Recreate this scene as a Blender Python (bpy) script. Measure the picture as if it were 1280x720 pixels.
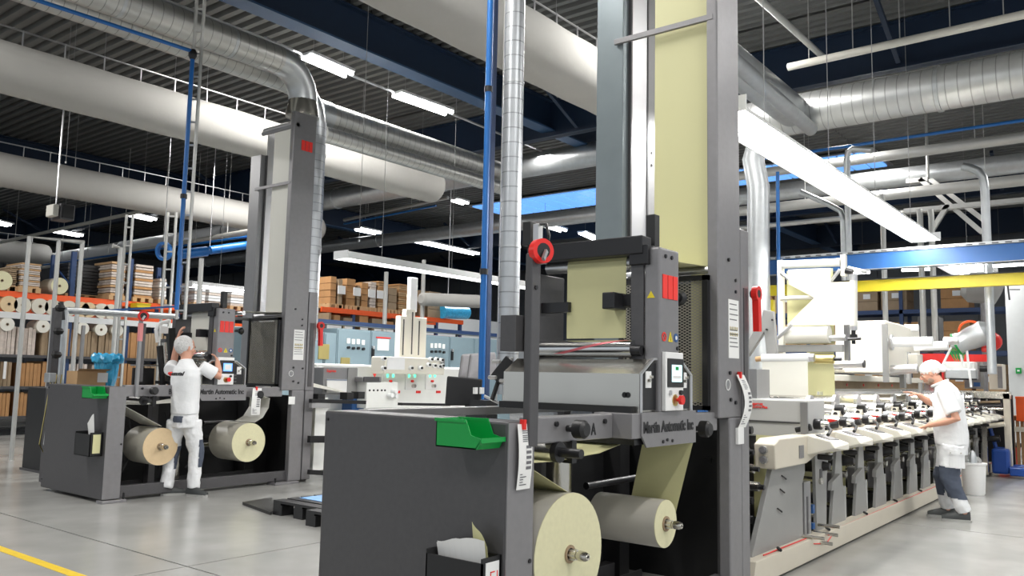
import bpy, bmesh, math, random
from mathutils import Vector, Matrix
random.seed(7)
C = bpy.context.scene.collection
SC = bpy.context.scene
for o in list(bpy.data.objects): bpy.data.objects.remove(o)

# ------------------------------------------------ camera
cd = bpy.data.cameras.new('camera'); cam = bpy.data.objects.new('camera', cd); C.objects.link(cam)
yaw, pit, rol = 0.663973, 0.105518, 0.020703
fw = Vector((math.cos(yaw)*math.cos(pit), math.sin(yaw)*math.cos(pit), math.sin(pit)))
rt = Vector((math.sin(yaw), -math.cos(yaw), 0)); up = rt.cross(fw)
r2 = rt*math.cos(rol)+up*math.sin(rol); u2 = -rt*math.sin(rol)+up*math.cos(rol)
cam.matrix_world = Matrix(((r2.x,u2.x,-fw.x,0),(r2.y,u2.y,-fw.y,0),(r2.z,u2.z,-fw.z,1.45),(0,0,0,1)))
cd.sensor_width = 36; cd.lens = 1036.44/1280*36; cd.clip_end = 300; cd.clip_start = .05
SC.camera = cam

# ------------------------------------------------ world, exposure, lamps' light
w = bpy.data.worlds.new('world'); SC.world = w; w.use_nodes = True
w.node_tree.nodes['Background'].inputs[0].default_value = (.86,.93,1,1)
w.node_tree.nodes['Background'].inputs[1].default_value = .5
SC.view_settings.view_transform = 'Standard'; SC.view_settings.look = 'None'
SC.view_settings.gamma = 1; SC.view_settings.use_curve_mapping = False
SC.view_settings.exposure = .5

def area(x, y, z, sx, sy, e, rx=0, ry=0, rz=0, col=(1,.98,.95)):
    l = bpy.data.lights.new('lamp_light', 'AREA'); l.shape = 'RECTANGLE'; l.size = sx; l.size_y = sy
    l.energy = e; l.color = col
    o = bpy.data.objects.new('lamp_light', l); C.objects.link(o); o.location = (x,y,z); o.rotation_euler = (rx,ry,rz)
    return o
# rows of ceiling tubes, those behind the photographer too
for yy in (-7, -1.2, 4.6):
    for xx in (-3, 3.5, 10, 17): area(xx, yy, 6.3, 3.0, .35, 150)
for xx in (1, 8.6, 15, 23): area(xx, 10.7, 6.38, 3.0, .35, 170)
for xx in (3, 12, 22): area(xx, 16.6, 6.3, 3.0, .35, 230)

# ------------------------------------------------ materials
def M(name, col, rough=.5, metal=0, var=.06, scale=8, bump=0, emit=0, ecol=None, spec=None, alpha=None, trans=0, bscale=60):
    m = bpy.data.materials.new(name); m.use_nodes = True; t = m.node_tree; N = t.nodes; b = N['Principled BSDF']
    c = tuple(col)+(1,) if len(col) == 3 else col
    b.inputs['Roughness'].default_value = rough; b.inputs['Metallic'].default_value = metal
    if trans: b.inputs['Transmission Weight'].default_value = trans
    if alpha is not None: b.inputs['Alpha'].default_value = alpha
    if emit:
        b.inputs['Emission Color'].default_value = tuple(ecol or col)+(1,); b.inputs['Emission Strength'].default_value = emit
    if var:
        tc = N.new('ShaderNodeTexCoord'); n = N.new('ShaderNodeTexNoise'); n.inputs['Scale'].default_value = scale
        n.inputs['Detail'].default_value = 4
        r = N.new('ShaderNodeMix'); r.data_type = 'RGBA'
        r.inputs[6].default_value = tuple(max(0, k*(1-var)) for k in c[:3])+(1,)
        r.inputs[7].default_value = tuple(min(1, k*(1+var)) for k in c[:3])+(1,)
        t.links.new(tc.outputs['Object'], n.inputs['Vector']); t.links.new(n.outputs['Fac'], r.inputs[0])
        t.links.new(r.outputs[2], b.inputs['Base Color'])
    else: b.inputs['Base Color'].default_value = c
    if bump:
        tc = N.new('ShaderNodeTexCoord'); n = N.new('ShaderNodeTexNoise'); n.inputs['Scale'].default_value = bscale
        bp = N.new('ShaderNodeBump'); bp.inputs['Strength'].default_value = bump; bp.inputs['Distance'].default_value = .01
        t.links.new(tc.outputs['Object'], n.inputs['Vector']); t.links.new(n.outputs['Fac'], bp.inputs['Height'])
        t.links.new(bp.outputs[0], b.inputs['Normal'])
    return m
def spiral(name, col, pitch, axis, rough=.38):
    """galvanised sheet: the seam of the spiral every pitch metres along an axis"""
    m = M(name, col, rough, .75, .18, 5); t = m.node_tree; N = t.nodes; b = N['Principled BSDF']
    tc = N.new('ShaderNodeTexCoord'); sx = N.new('ShaderNodeSeparateXYZ'); t.links.new(tc.outputs['Object'], sx.inputs[0])
    a = N.new('ShaderNodeMath'); a.operation = 'MULTIPLY'; a.inputs[1].default_value = 1/pitch; t.links.new(sx.outputs[axis], a.inputs[0])
    f = N.new('ShaderNodeMath'); f.operation = 'FRACT'; t.links.new(a.outputs[0], f.inputs[0])
    g = N.new('ShaderNodeMath'); g.operation = 'LESS_THAN'; g.inputs[1].default_value = .08; t.links.new(f.outputs[0], g.inputs[0])
    bp = N.new('ShaderNodeBump'); bp.inputs['Strength'].default_value = .8; bp.inputs['Distance'].default_value = .02
    t.links.new(g.outputs[0], bp.inputs['Height']); t.links.new(bp.outputs[0], b.inputs['Normal'])
    src = b.inputs['Base Color'].links[0].from_socket; mk = N.new('ShaderNodeMix'); mk.data_type = 'RGBA'
    t.links.new(g.outputs[0], mk.inputs[0]); t.links.new(src, mk.inputs[6]); mk.inputs[7].default_value = tuple(k*.6 for k in col)+(1,)
    t.links.new(mk.outputs[2], b.inputs['Base Color'])
    return m
m_dark = M('charcoal_paint', (.085,.083,.087), .42, .25, .12, 30, .08, bscale=250)
m_post = M('grey_paint', (.23,.225,.232), .38, .3, .1, 20, .05, bscale=250)
m_postlight = M('pale_grey_paint', (.28,.28,.285), .35, .4, .1, 6)
m_bluegrey = M('bluegrey_plate', (.2,.235,.25), .35, .4, .12, 5)
m_black = M('black_plastic', (.012,.012,.013), .45, 0, .2)
m_blackmetal = M('black_enamel', (.018,.018,.02), .35, .2, .1)
m_chrome = M('polished_steel', (.7,.7,.7), .16, 1, .05, 3)
m_steel = M('brushed_steel', (.6,.58,.53), .22, 1, .08, 4)
m_alu = M('aluminium', (.62,.62,.63), .35, .9, .05)
m_red = M('red_plastic', (.75,.02,.015), .35, 0, .05)
m_green = M('green_plastic', (.0,.3,.05), .38, 0, .06)
m_yellow = M('yellow_paint', (.75,.6,.02), .4, 0, .05)
m_white = M('white_plastic', (.8,.8,.79), .45, 0, .03)
m_paper = M('white_paper', (.82,.82,.8), .6, 0, .03)
m_web = M('pale_yellow_paper', (.62,.6,.33), .5, 0, .04, 2)
m_webend = M('cream_roll_edge', (.68,.65,.42), .6, 0, .08, 40)
m_webback = M('backing_paper', (.5,.48,.43), .3, 0, .05, 4)
m_webwhite = M('white_web_paper', (.74,.73,.66), .45, 0, .04, 3)
m_rollwhite = M('white_roll_side', (.62,.59,.5), .35, 0, .06, 5)
m_rolltan = M('tan_roll_edge', (.66,.5,.3), .6, 0, .08, 30)
m_beige = M('beige_enamel', (.62,.57,.47), .4, 0, .04)
m_beigew = M('cream_enamel', (.76,.73,.64), .4, 0, .03)
m_frame = M('press_frame_grey', (.29,.29,.28), .45, .1, .05)
m_galv = M('galvanised_steel', (.5,.52,.53), .38, .75, .15, 10)
m_galvl = M('zinc_conduit', (.5,.5,.48), .4, .5, .08)
m_spx = spiral('spiral_duct_lengthwise', (.5,.5,.48), .13, 0)
m_spy = spiral('spiral_duct_crosswise', (.6,.61,.6), .15, 1)
m_spz = spiral('spiral_duct_upright', (.48,.5,.52), .125, 2)
m_fabric = M('duct_fabric', (.43,.42,.395), .9, 0, .05, 3, .15, bscale=12)
m_blue = M('blue_beam_paint', (.015,.085,.26), .4, 0, .08)
m_bluec = M('blue_conduit', (.01,.13,.42), .35, 0, .05)
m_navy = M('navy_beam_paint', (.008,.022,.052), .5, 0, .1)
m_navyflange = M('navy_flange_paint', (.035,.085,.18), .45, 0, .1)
m_tube = M('lit_tube', (1,1,1), .5, 0, 0, emit=14)
m_wire = M('dull_wire', (.3,.3,.3), .7, 0, .1)
m_palepipe = M('pale_painted_pipe', (.6,.58,.52), .45, 0, .06)
m_cabgrey = M('light_grey_enamel', (.5,.5,.49), .4, 0, .03)
m_tubefar = M('lit_far_tube', (1,1,1), .5, 0, 0, emit=7)
m_reflector = M('white_reflector', (.85,.86,.86), .35, 0, .02)
m_orange = M('orange_rack_beam', (.8,.1,.015), .4, 0, .08)
m_rackblue = M('blue_rack_upright', (.02,.05,.14), .45, 0, .1)
m_card = M('brown_cardboard', (.45,.24,.1), .8, 0, .2, 6)
m_card2 = M('pale_cardboard', (.52,.33,.17), .8, 0, .2, 6)
m_card3 = M('grey_brown_cardboard', (.33,.24,.15), .8, 0, .25, 5)
m_wrap = M('stretch_wrapped_board', (.6,.52,.46), .3, 0, .35, 14)
m_cab = M('bluegrey_cabinet_paint', (.2,.28,.32), .45, .1, .05)
m_cloth = M('white_cotton', (.78,.79,.8), .85, 0, .05, 4, .3, bscale=25)
m_navycloth = M('slate_cloth', (.07,.085,.12), .85, 0, .1)
m_skin = M('skin', (.62,.32,.22), .5, 0, .08, 12)
m_hair = M('short_dark_hair', (.04,.025,.02), .7, 0, .2, 60)
m_shoe = M('dark_shoe_leather', (.05,.055,.055), .5, 0, .1)
m_sole = M('pale_shoe_sole', (.4,.4,.38), .6)
m_wood = M('brown_slats', (.3,.17,.08), .7, 0, .2)
m_clear = M('clear_plastic', (.85,.88,.9), .12, 0, 0, alpha=.35)
m_bluebag = M('blue_bag_film', (.05,.4,.8), .2, 0, .5, 14, .6, bscale=18)
m_screen = M('lit_screen_blue', (.1,.25,.8), .3, 0, 0, emit=1.2, ecol=(.15,.35,1))
m_screenw = M('lit_screen_pale', (.6,.8,.8), .3, 0, 0, emit=.9, ecol=(.5,.8,.85))
m_ink = M('black_ink', (.01,.01,.012), .5, 0, 0)
m_greytext = M('grey_print', (.15,.15,.16), .6, 0, 0)
m_pink = M('pink_tape', (.55,.12,.14), .3, .3, .05)
m_brass = M('brass', (.6,.5,.2), .3, .9, .05)
m_red2 = M('red_print', (.85,.03,.02), .4, 0, .02)  # even red of printed emblems and lettering

# ------------------------------------------------ mesh helpers
class B:
    def __init__(s): s.v = []; s.f = []; s.sm = False
    def add(s, vs, fs):
        n = len(s.v); s.v += [tuple(v) for v in vs]; s.f += [tuple(n+i for i in f) for f in fs]; return s
    def box(s, x0, x1, y0, y1, z0, z1):
        return s.hexa([(x0,y0,z0),(x1,y0,z0),(x1,y1,z0),(x0,y1,z0),(x0,y0,z1),(x1,y0,z1),(x1,y1,z1),(x0,y1,z1)])
    def hexa(s, p):
        return s.add(p, [(3,2,1,0),(4,5,6,7),(0,1,5,4),(1,2,6,5),(2,3,7,6),(3,0,4,7)])
    def bar(s, a, b, w, h, upv=(0,0,1)):
        a = Vector(a); b = Vector(b); d = (b-a).normalized(); u = Vector(upv)
        if abs(d.dot(u)) > .98: u = Vector((0,1,0))
        sd = d.cross(u).normalized(); u = sd.cross(d).normalized(); p = []
        for q in (a, b): p += [q-sd*w/2-u*h/2, q+sd*w/2-u*h/2, q+sd*w/2+u*h/2, q-sd*w/2+u*h/2]
        return s.add(p, [(3,2,1,0),(4,5,6,7),(0,1,5,4),(1,2,6,5),(2,3,7,6),(3,0,4,7)])
    def prism(s, pts, axis, a, b):
        """polygon pts in the two other axes (in x,y,z order), swept along axis from a to b"""
        def mk(p, t):
            return {0:(t,p[0],p[1]), 1:(p[0],t,p[1]), 2:(p[0],p[1],t)}[axis]
        n = len(pts); vs = [mk(p,a) for p in pts]+[mk(p,b) for p in pts]
        fs = [tuple(range(n))[::-1], tuple(range(n,2*n))]+[(i,(i+1)%n,n+(i+1)%n,n+i) for i in range(n)]
        return s.add(vs, fs)
    def tube(s, path, r, seg=12, cap=True, closed=False):
        path = [Vector(p) for p in path]; rr = r if isinstance(r,(list,tuple)) else [r]*len(path)
        rings = []; prev = None
        for i, p in enumerate(path):
            d = (path[min(i+1,len(path)-1)]-path[max(i-1,0)]).normalized()
            if prev is None:
                u = Vector((0,0,1)) if abs(d.z) < .9 else Vector((1,0,0))
            else: u = prev
            u = (u-d*u.dot(d)).normalized(); prev = u; v = d.cross(u)
            rings.append([p+(u*math.cos(2*math.pi*k/seg)+v*math.sin(2*math.pi*k/seg))*rr[i] for k in range(seg)])
        vs = [q for ring in rings for q in ring]; fs = []
        for i in range(len(rings)-1):
            for k in range(seg):
                a = i*seg+k; b = i*seg+(k+1)%seg; fs.append((a,b,b+seg,a+seg))
        if cap: fs += [tuple(range(seg))[::-1], tuple((len(rings)-1)*seg+k for k in range(seg))]
        s.sm = True
        return s.add(vs, fs)
    def ell(s, c, r, seg=14, rot=None):
        c = Vector(c); vs = []; fs = []; n = seg//2
        for i in range(n+1):
            th = math.pi*i/n
            for k in range(seg):
                ph = 2*math.pi*k/seg; q = Vector((r[0]*math.sin(th)*math.cos(ph), r[1]*math.sin(th)*math.sin(ph), r[2]*math.cos(th)))
                if rot: q = rot@q
                vs.append(c+q)
        for i in range(n):
            for k in range(seg):
                a = i*seg+k; b = i*seg+(k+1)%seg; fs.append((a,a+seg,b+seg,b))
        s.sm = True
        return s.add(vs, fs)
    def ring(s, c, axis, r0, r1, h, seg=24):
        """annulus of inner r0, outer r1, thickness h centred on c along axis"""
        c = Vector(c); ax = Vector(axis).normalized(); u = Vector((0,0,1)) if abs(ax.z) < .9 else Vector((1,0,0))
        u = (u-ax*u.dot(ax)).normalized(); v = ax.cross(u); vs = []; fs = []
        for k in range(seg):
            d = u*math.cos(2*math.pi*k/seg)+v*math.sin(2*math.pi*k/seg)
            vs += [c+d*r0-ax*h/2, c+d*r1-ax*h/2, c+d*r1+ax*h/2, c+d*r0+ax*h/2]
        for k in range(seg):
            a = 4*k; b = 4*((k+1)%seg)
            for j in range(4): fs.append((a+j, a+(j+1)%4, b+(j+1)%4, b+j))
        return s.add(vs, fs)
    def sheet(s, pts, y0, y1, th=.003, axis=1):
        """ribbon: polyline pts in the (x,z) plane swept over y0..y1 (axis 1) or (y,z) over x (axis 0)"""
        n = len(pts); up_ = [];
        for i, p in enumerate(pts):
            a = pts[max(i-1,0)]; b = pts[min(i+1,n-1)]; dx, dz = b[0]-a[0], b[1]-a[1]; l = math.hypot(dx,dz) or 1
            up_.append((p[0]-dz/l*th, p[1]+dx/l*th))
        return s.strip(pts, up_, y0, y1, axis)
    def strip(s, A, Bq, y0, y1, axis):
        n = len(A); mk = (lambda p,t:(p[0],t,p[1])) if axis == 1 else (lambda p,t:(t,p[0],p[1]))
        vs = [mk(p,y0) for p in A]+[mk(p,y1) for p in A]+[mk(p,y0) for p in Bq]+[mk(p,y1) for p in Bq]; fs = []
        for i in range(n-1):
            fs += [(i,i+1,n+i+1,n+i),(2*n+i+1,2*n+i,3*n+i,3*n+i+1),(i+1,i,2*n+i,2*n+i+1),(n+i,n+i+1,3*n+i+1,3*n+i)]
        fs += [(0,n,3*n,2*n),(n-1,3*n-1,4*n-1,2*n-1)]
        return s.add(vs, fs)
    def build(s, name, mat, parent=None, bev=0, label=None, kind=None, smooth=None):
        me = bpy.data.meshes.new(name); me.from_pydata(s.v, [], s.f)
        bm = bmesh.new(); bm.from_mesh(me); bmesh.ops.recalc_face_normals(bm, faces=bm.faces)
        bm.to_mesh(me); bm.free()
        me.materials.append(mat)
        o = bpy.data.objects.new(name, me); C.objects.link(o)
        if s.sm if smooth is None else smooth:
            me.polygons.foreach_set('use_smooth', [True]*len(me.polygons)); me.set_sharp_from_angle(angle=math.radians(35))
        if bev:
            md = o.modifiers.new('bevel','BEVEL'); md.width = bev; md.segments = 2; md.limit_method = 'ANGLE'
        if parent: attach(o, parent)
        if label: o['label'] = label
        if kind: o['kind'] = kind
        return o
def root_loc(p):
    v = Vector(p.location)
    return v if p.parent is None else v+root_loc(p.parent)
def attach(o, p):
    o.parent = p
    # vertices are in world coordinates: the inverse undoes the (pure translation) parent
    o.matrix_parent_inverse = Matrix.Translation(-root_loc(p)) if p.type == 'EMPTY' else Matrix.Identity(4)
def tag(o, label=None, cat=None, group=None, kind=None):
    if label: o['label'] = label
    if cat: o['category'] = cat
    if group: o['group'] = group
    if kind: o['kind'] = kind
    return o
def thing(name, label, cat, loc=(0,0,0), group=None):
    o = bpy.data.objects.new(name, None); C.objects.link(o); o.location = loc; o.empty_display_size = .1
    return tag(o, label, cat, group)
def copy_tree(o, parent=None, shift=(0,0,0)):
    c = o.copy(); C.objects.link(c)
    if parent: c.parent = parent
    else: c.location = Vector(o.location)+Vector(shift)
    for ch in list(o.children): copy_tree(ch, c)
    return c
def bx(name, mat, par, x0, x1, y0, y1, z0, z1, bev=0, label=None, **k):
    return B().box(x0,x1,y0,y1,z0,z1).build(name, mat, par, bev, label, **k)
def cy(name, mat, par, a, b, r, seg=16, label=None, **k):
    return B().tube([a,b], r, seg).build(name, mat, par, 0, label, **k)
def text(s, loc, size, mat, par, face='-y', bold=.0, sx=1, name='lettering', label=None, kw=0):
    cu = bpy.data.curves.new('t','FONT'); cu.body = s; cu.size = size; cu.extrude = .0012; cu.offset = bold; cu.space_character = 1+kw
    to = bpy.data.objects.new('t', cu); C.objects.link(to); dg = bpy.context.evaluated_depsgraph_get()
    me = bpy.data.meshes.new_from_object(to.evaluated_get(dg)); bpy.data.objects.remove(to); bpy.data.curves.remove(cu)
    R = {'-y':Matrix(((1,0,0),(0,0,-1),(0,1,0))), '-x':Matrix(((0,0,-1),(-1,0,0),(0,1,0)))}[face] if isinstance(face,str) else face
    for v in me.vertices: v.co = R@Vector((v.co.x*sx, v.co.y, v.co.z))+Vector(loc)
    me.materials.clear(); me.materials.append(mat)
    o = bpy.data.objects.new(name, me); C.objects.link(o)
    if par: attach(o, par)
    if label: o['label'] = label
    return o
ORD = ['first','second','third','fourth','fifth','sixth','seventh','eighth','ninth','tenth','eleventh','twelfth','thirteenth','fourteenth','fifteenth','sixteenth','seventeenth','eighteenth','nineteenth','twentieth']


# ================================================ the hall
fl = bpy.data.materials.new('polished_concrete'); fl.use_nodes = True
def concrete():
    t = fl.node_tree; N = t.nodes; b = N['Principled BSDF']; tc = N.new('ShaderNodeTexCoord')
    n = N.new('ShaderNodeTexNoise'); n.inputs['Scale'].default_value = .9; n.inputs['Detail'].default_value = 3; n.inputs['Roughness'].default_value = .62
    n2 = N.new('ShaderNodeTexNoise'); n2.inputs['Scale'].default_value = 2.2; n2.inputs['Detail'].default_value = 3
    r = N.new('ShaderNodeValToRGB'); r.color_ramp.elements[0].position = .3; r.color_ramp.elements[1].position = .72
    r.color_ramp.elements[0].color = (.3,.3,.285,1); r.color_ramp.elements[1].color = (.4,.4,.38,1)
    mx = N.new('ShaderNodeMix'); mx.data_type = 'RGBA'; mx.blend_type = 'MULTIPLY'; mx.inputs[0].default_value = .12
    rr = N.new('ShaderNodeMapRange'); rr.inputs[3].default_value = .14; rr.inputs[4].default_value = .3
    L = t.links.new; L(tc.outputs['Object'], n.inputs['Vector']); L(tc.outputs['Object'], n2.inputs['Vector'])
    L(n.outputs['Fac'], r.inputs[0]); L(r.outputs[0], mx.inputs[6]); L(n2.outputs['Fac'], mx.inputs[7])
    L(mx.outputs[2], b.inputs['Base Color']); L(n2.outputs['Fac'], rr.inputs[0]); L(rr.outputs[0], b.inputs['Roughness'])
concrete()
floor = bx('floor', m_dark, None, -12, 42, -12, 42, -.12, -.02); floor['kind'] = 'structure'
slab0 = None
gx = [-12,-2.48,3.52,9.52,15.52,21.52,42]; gy = [-12,-6.2,-.2,5.75,11.75,17.75,42]
for i in range(len(gx)-1):
    for j in range(len(gy)-1):
        B().box(gx[i]+.008,gx[i+1]-.008,gy[j]+.008,gy[j+1]-.008,-.03,0).build('concrete_slab', fl, floor)
tag(bx('trim_1', M('yellow_floor_paint',(.72,.5,.03),.4,0,.15,20), None, 2.82,2.9,3.6,9.5,.0005,.0025), 'yellow line painted along the concrete floor, lower left', kind='structure')

# corrugated roof deck, ribs running crosswise
ZC = 7.15
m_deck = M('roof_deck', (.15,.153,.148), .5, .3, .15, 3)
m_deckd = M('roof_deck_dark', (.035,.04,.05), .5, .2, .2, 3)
def deck(x0, x1, y0, y1, name='roof_panel'):
    b = B(); p = []; x = x0
    while x < x1-.01:
        p += [(x,ZC+.08),(x+.05,ZC+.08),(x+.075,ZC),(x+.17,ZC),(x+.195,ZC+.08)]; x += .23
    b.sheet(p, y0, y1, .01)
    return b
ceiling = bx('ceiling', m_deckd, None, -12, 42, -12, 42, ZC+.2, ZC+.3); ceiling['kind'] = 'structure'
ys = [-12,-6,-.4,5.6,9.7,16.2,22.5,28.5,35,42]
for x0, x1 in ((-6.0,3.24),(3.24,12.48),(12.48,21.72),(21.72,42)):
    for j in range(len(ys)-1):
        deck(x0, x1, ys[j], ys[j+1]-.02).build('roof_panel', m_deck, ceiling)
# skylights, daylight through blue tinted ribbed panes, lying just under the deck
m_sky = M('skylight_pane', (.3,.55,.9), .3, 0, .1, emit=.8, ecol=(.12,.36,.85))
def skylight(x0,x1,y0,y1,n):
    s = bx('window_1', m_alu, None, x0-.1,x1+.1,y0-.1,y1+.1,ZC-.1,ZC-.06); s['kind'] = 'structure'
    for k in range(n):
        a = y0+(y1-y0)*k/n; bb = y0+(y1-y0)*(k+1)/n
        bx('pane', m_sky, s, x0,x1,a+.03,bb-.03,ZC-.13,ZC-.1)
    return s
for k,(a,b_,c,d,n) in enumerate([(20.6,22.5,10.9,17.9,12),(20.8,22.4,5.3,9.4,10),(31,33.5,14,22,8)]):
    s = skylight(a,b_,c,d,n); s.name = 'window_%d'%(k+1)
# navy I beams lengthwise
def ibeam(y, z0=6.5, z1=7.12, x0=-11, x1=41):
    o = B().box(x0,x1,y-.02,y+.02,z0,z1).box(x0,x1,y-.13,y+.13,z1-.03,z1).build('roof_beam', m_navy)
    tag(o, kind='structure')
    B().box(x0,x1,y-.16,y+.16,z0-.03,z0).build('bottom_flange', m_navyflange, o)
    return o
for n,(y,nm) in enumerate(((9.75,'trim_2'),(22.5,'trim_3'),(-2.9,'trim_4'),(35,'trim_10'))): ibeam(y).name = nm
# crosswise navy beams with diagonal braces
def crossbeam(x, nm, y0=-11, y1=41, z0=6.35):
    o = B().box(x-.1,x+.1,y0,y1,z0,z0+.03).box(x-.015,x+.015,y0,y1,z0,ZC-.02).box(x-.1,x+.1,y0,y1,ZC-.05,ZC-.02).build(nm, m_navy); tag(o, kind='structure')
    for y in range(int(y0)+2,int(y1)-2,6):
        B().bar((x-.1,y,z0+.1),(x-1.6,y,ZC-.05),.07,.07).build('brace', m_navy, o)
        B().bar((x+.1,y,z0+.1),(x+1.6,y,ZC-.05),.07,.07).build('brace', m_navy, o)
    return o
for n,x in enumerate((5.2-14,13.6,24.2,30.5)): crossbeam(x, 'trim_%d'%(5+n))
# far walls
m_wall = M('pale_wall_panels', (.55,.57,.57), .6, 0, .05)
m_walld = M('grey_wall_panels', (.18,.19,.2), .6, 0, .08)
wb = bx('wall_back', m_walld, None, -12, 42, 41.8, 42.0, 0, ZC+.2); wb['kind'] = 'structure'
wr = bx('wall_right', m_walld, None, 35.8, 36, -12, 42, 0, ZC+.2); wr['kind'] = 'structure'
for k in range(44): bx('wall_panel', m_walld, wr, 35.76,35.8,-11.4+k*1.2,-11.4+k*1.2+1.17,.1,7.1)
for k in range(44): bx('wall_panel', m_walld, wb, -11+k*1.2,-11+k*1.2+1.17,41.76,41.8,.1,7.1)
# the pale partition at the right edge with its green exit sign
wp = bx('wall_partition', m_wall, None, 19.9,20.1,-6,2.492,0,3.706); wp['kind'] = 'structure'; wp.name='wall_side'
for k in range(8): bx('wall_panel', m_wall, wp, 19.87,19.9,2.492-1.1*k-1.08,2.492-1.1*k,0.05,3.62)
es = bx('exit_sign', m_green, None, 19.82,19.865,2.257,2.356,1.711,1.826); tag(es,'small green emergency exit sign on the pale partition wall at the right','sign')
bx('arrow', m_white, es, 19.815,19.82,2.285,2.328,1.752,1.785)

# ================================================ ducts
def arc(c, u, v, r, a0, a1, n=8):
    c = Vector(c); u = Vector(u); v = Vector(v)
    return [tuple(c+u*r*math.cos(math.radians(a0+(a1-a0)*i/n))+v*r*math.sin(math.radians(a0+(a1-a0)*i/n))) for i in range(n+1)]
def fabric_duct(x0, x1, y, z, r, label, n, group='white fabric air ducts under the roof'):
    t = thing('fabric_duct', label, 'air duct', (x0,y,z), group)
    pts = [(x0+(x1-x0)*i/40,y,z) for i in range(41)]; rr = [r*(1+.012*math.sin(i*1.7)) for i in range(41)]
    pts += [(x1+.12,y,z),(x1+.2,y,z)]; rr += [r*.93,r*.72]
    B().tube(pts, rr, 28).build('duct_sleeve', m_fabric, t)
    cy('suspension_rail', m_alu, t, (x0,y,z+r+.22),(x1,y,z+r+.22), .014, 6)
    for i in range(n):
        x = x0+(x1-x0)*(i+.5)/n; cy('hanger_strap', m_alu, t, (x,y-.01,z+r-.1),(x,y-.01,z+r+.23), .011, 6)
        if i%3 == 1: cy('suspension_wire', m_wire, t, (x,y,z+r+.23),(x,y,ZC), .0045, 5)
    return t
fabric_duct(-2, 12.75, 12.28, 5.5, .36, 'long white fabric air duct ending in the middle of the hall, highest on the left', 26)
fabric_duct(1, 14.9, 18.85, 5.5, .36, 'white fabric air duct running behind the highest one, ending above the racks', 26)
fabric_duct(5, 13.2, 32.3, 5.5, .42, 'short white fabric air duct furthest back at the left edge', 10)
fabric_duct(-1, 10.6, 5.96, 5.5, .4, 'wide white fabric air duct crossing the top centre behind the blue conduit', 24)

def spiral_duct(path, r, mat, name, label, seg=26, group=None, joints=()):
    t = thing(name, label, 'air duct', path[0], group)
    B().tube(path, r, seg).build('duct_pipe', mat, t)
    for j in joints:
        a, b = Vector(j[0]), Vector(j[1]); B().tube([a,b], r+.012, seg).build('joint_collar', m_galv, t)
    return t
Y1 = 9.0
def stub(t, path, r, mat=m_galv, name='elbow'): return B().tube(path, r, 24).build(name, mat, t)
# two parallel galvanised ducts over the left splicer, coming down by elbows behind its tower
tA = thing('spiral_duct', 'upper of two parallel galvanised ducts coming down behind the left machine tower', 'air duct', (0,Y1,5.55))
zA = 5.64
B().tube([(-1,9.25,zA),(6.56,9.25,zA)], .195, 26).build('duct_pipe', m_spx, tA)
B().tube(arc((6.56,9.25,zA-.45),(0,0,1),(1,0,0),.45,0,90), .195, 26).build('elbow', m_galv, tA)
B().tube([(7.01,9.25,5.19),(7.01,9.25,5.02),(7.01,9.25,4.96)],[.195,.23,.23],24).build('hopper_end', m_steel, tA)
for x in (4.35,5.8): B().tube([(x,9.25,zA),(x+.04,9.25,zA)], .2, 26).build('joint_collar', m_galv, tA)
cy('support_rail', m_alu, tA, (-1,9.25,zA+.23),(6.8,9.25,zA+.23), .016, 6)
tB = thing('spiral_duct', 'lower parallel galvanised duct dropping as an upright pipe to the right of the left tower', 'air duct', (0,9.45,5.5))
B().tube([(-1,9.68,zA-.06),(7.05,9.68,zA-.06)], .165, 26).build('duct_pipe', m_spx, tB)
B().tube(arc((7.05,9.68,zA-.56),(0,0,1),(1,0,0),.5,0,90), .17, 26).build('elbow', m_galv, tB)
B().tube([(7.55,9.68,5.1),(7.55,9.68,1.9)], .185, 26).build('drop_pipe', m_spz, tB)
for z in (4.6,3.2): B().tube([(7.55,9.68,z),(7.55,9.68,z+.04)], .195, 26).build('joint_collar', m_galv, tB)
B().tube([(4.7,9.68,zA-.06),(4.74,9.68,zA-.06)], .175, 26).build('joint_collar', m_galv, tB)
# the duct that goes on to the right behind
tC = thing('spiral_duct', 'galvanised duct with twin pipes running from the left tower towards the blue conduit', 'air duct', (8.2,10.4,5.35))
B().tube([(8.35,10.4,5.52),(13,10.4,5.52)], .24, 26).build('duct_pipe', m_spx, tC)
B().tube([(8.1,10.15,5.15),(13,10.15,5.15)], .13, 26).build('duct_pipe', m_spx, tC)
cy('support_rail', m_alu, tC, (8.1,10.4,5.72),(13,10.4,5.72), .016, 6)
B().tube([(8.12,10.4,5.52),(8.36,10.4,5.52)], .25, 26).build('end_cap', m_galv, tC)
# upright spiral duct beside the blue conduit
xs, ysd = 5.35, 4.15
tD = thing('spiral_duct', 'tall upright spiral duct beside the blue conduit in the middle', 'air duct', (5.333,4.2,1.4))
xd = 5.333
B().tube([(xd,4.2,1.3),(xd,4.2,ZC)], .085, 28).build('duct_pipe', m_spz, tD)
for z in (3.9,2.5): B().tube([(xd,4.2,z),(xd,4.2,z+.02)], .09, 28).build('joint_collar', m_galv, tD)
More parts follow.
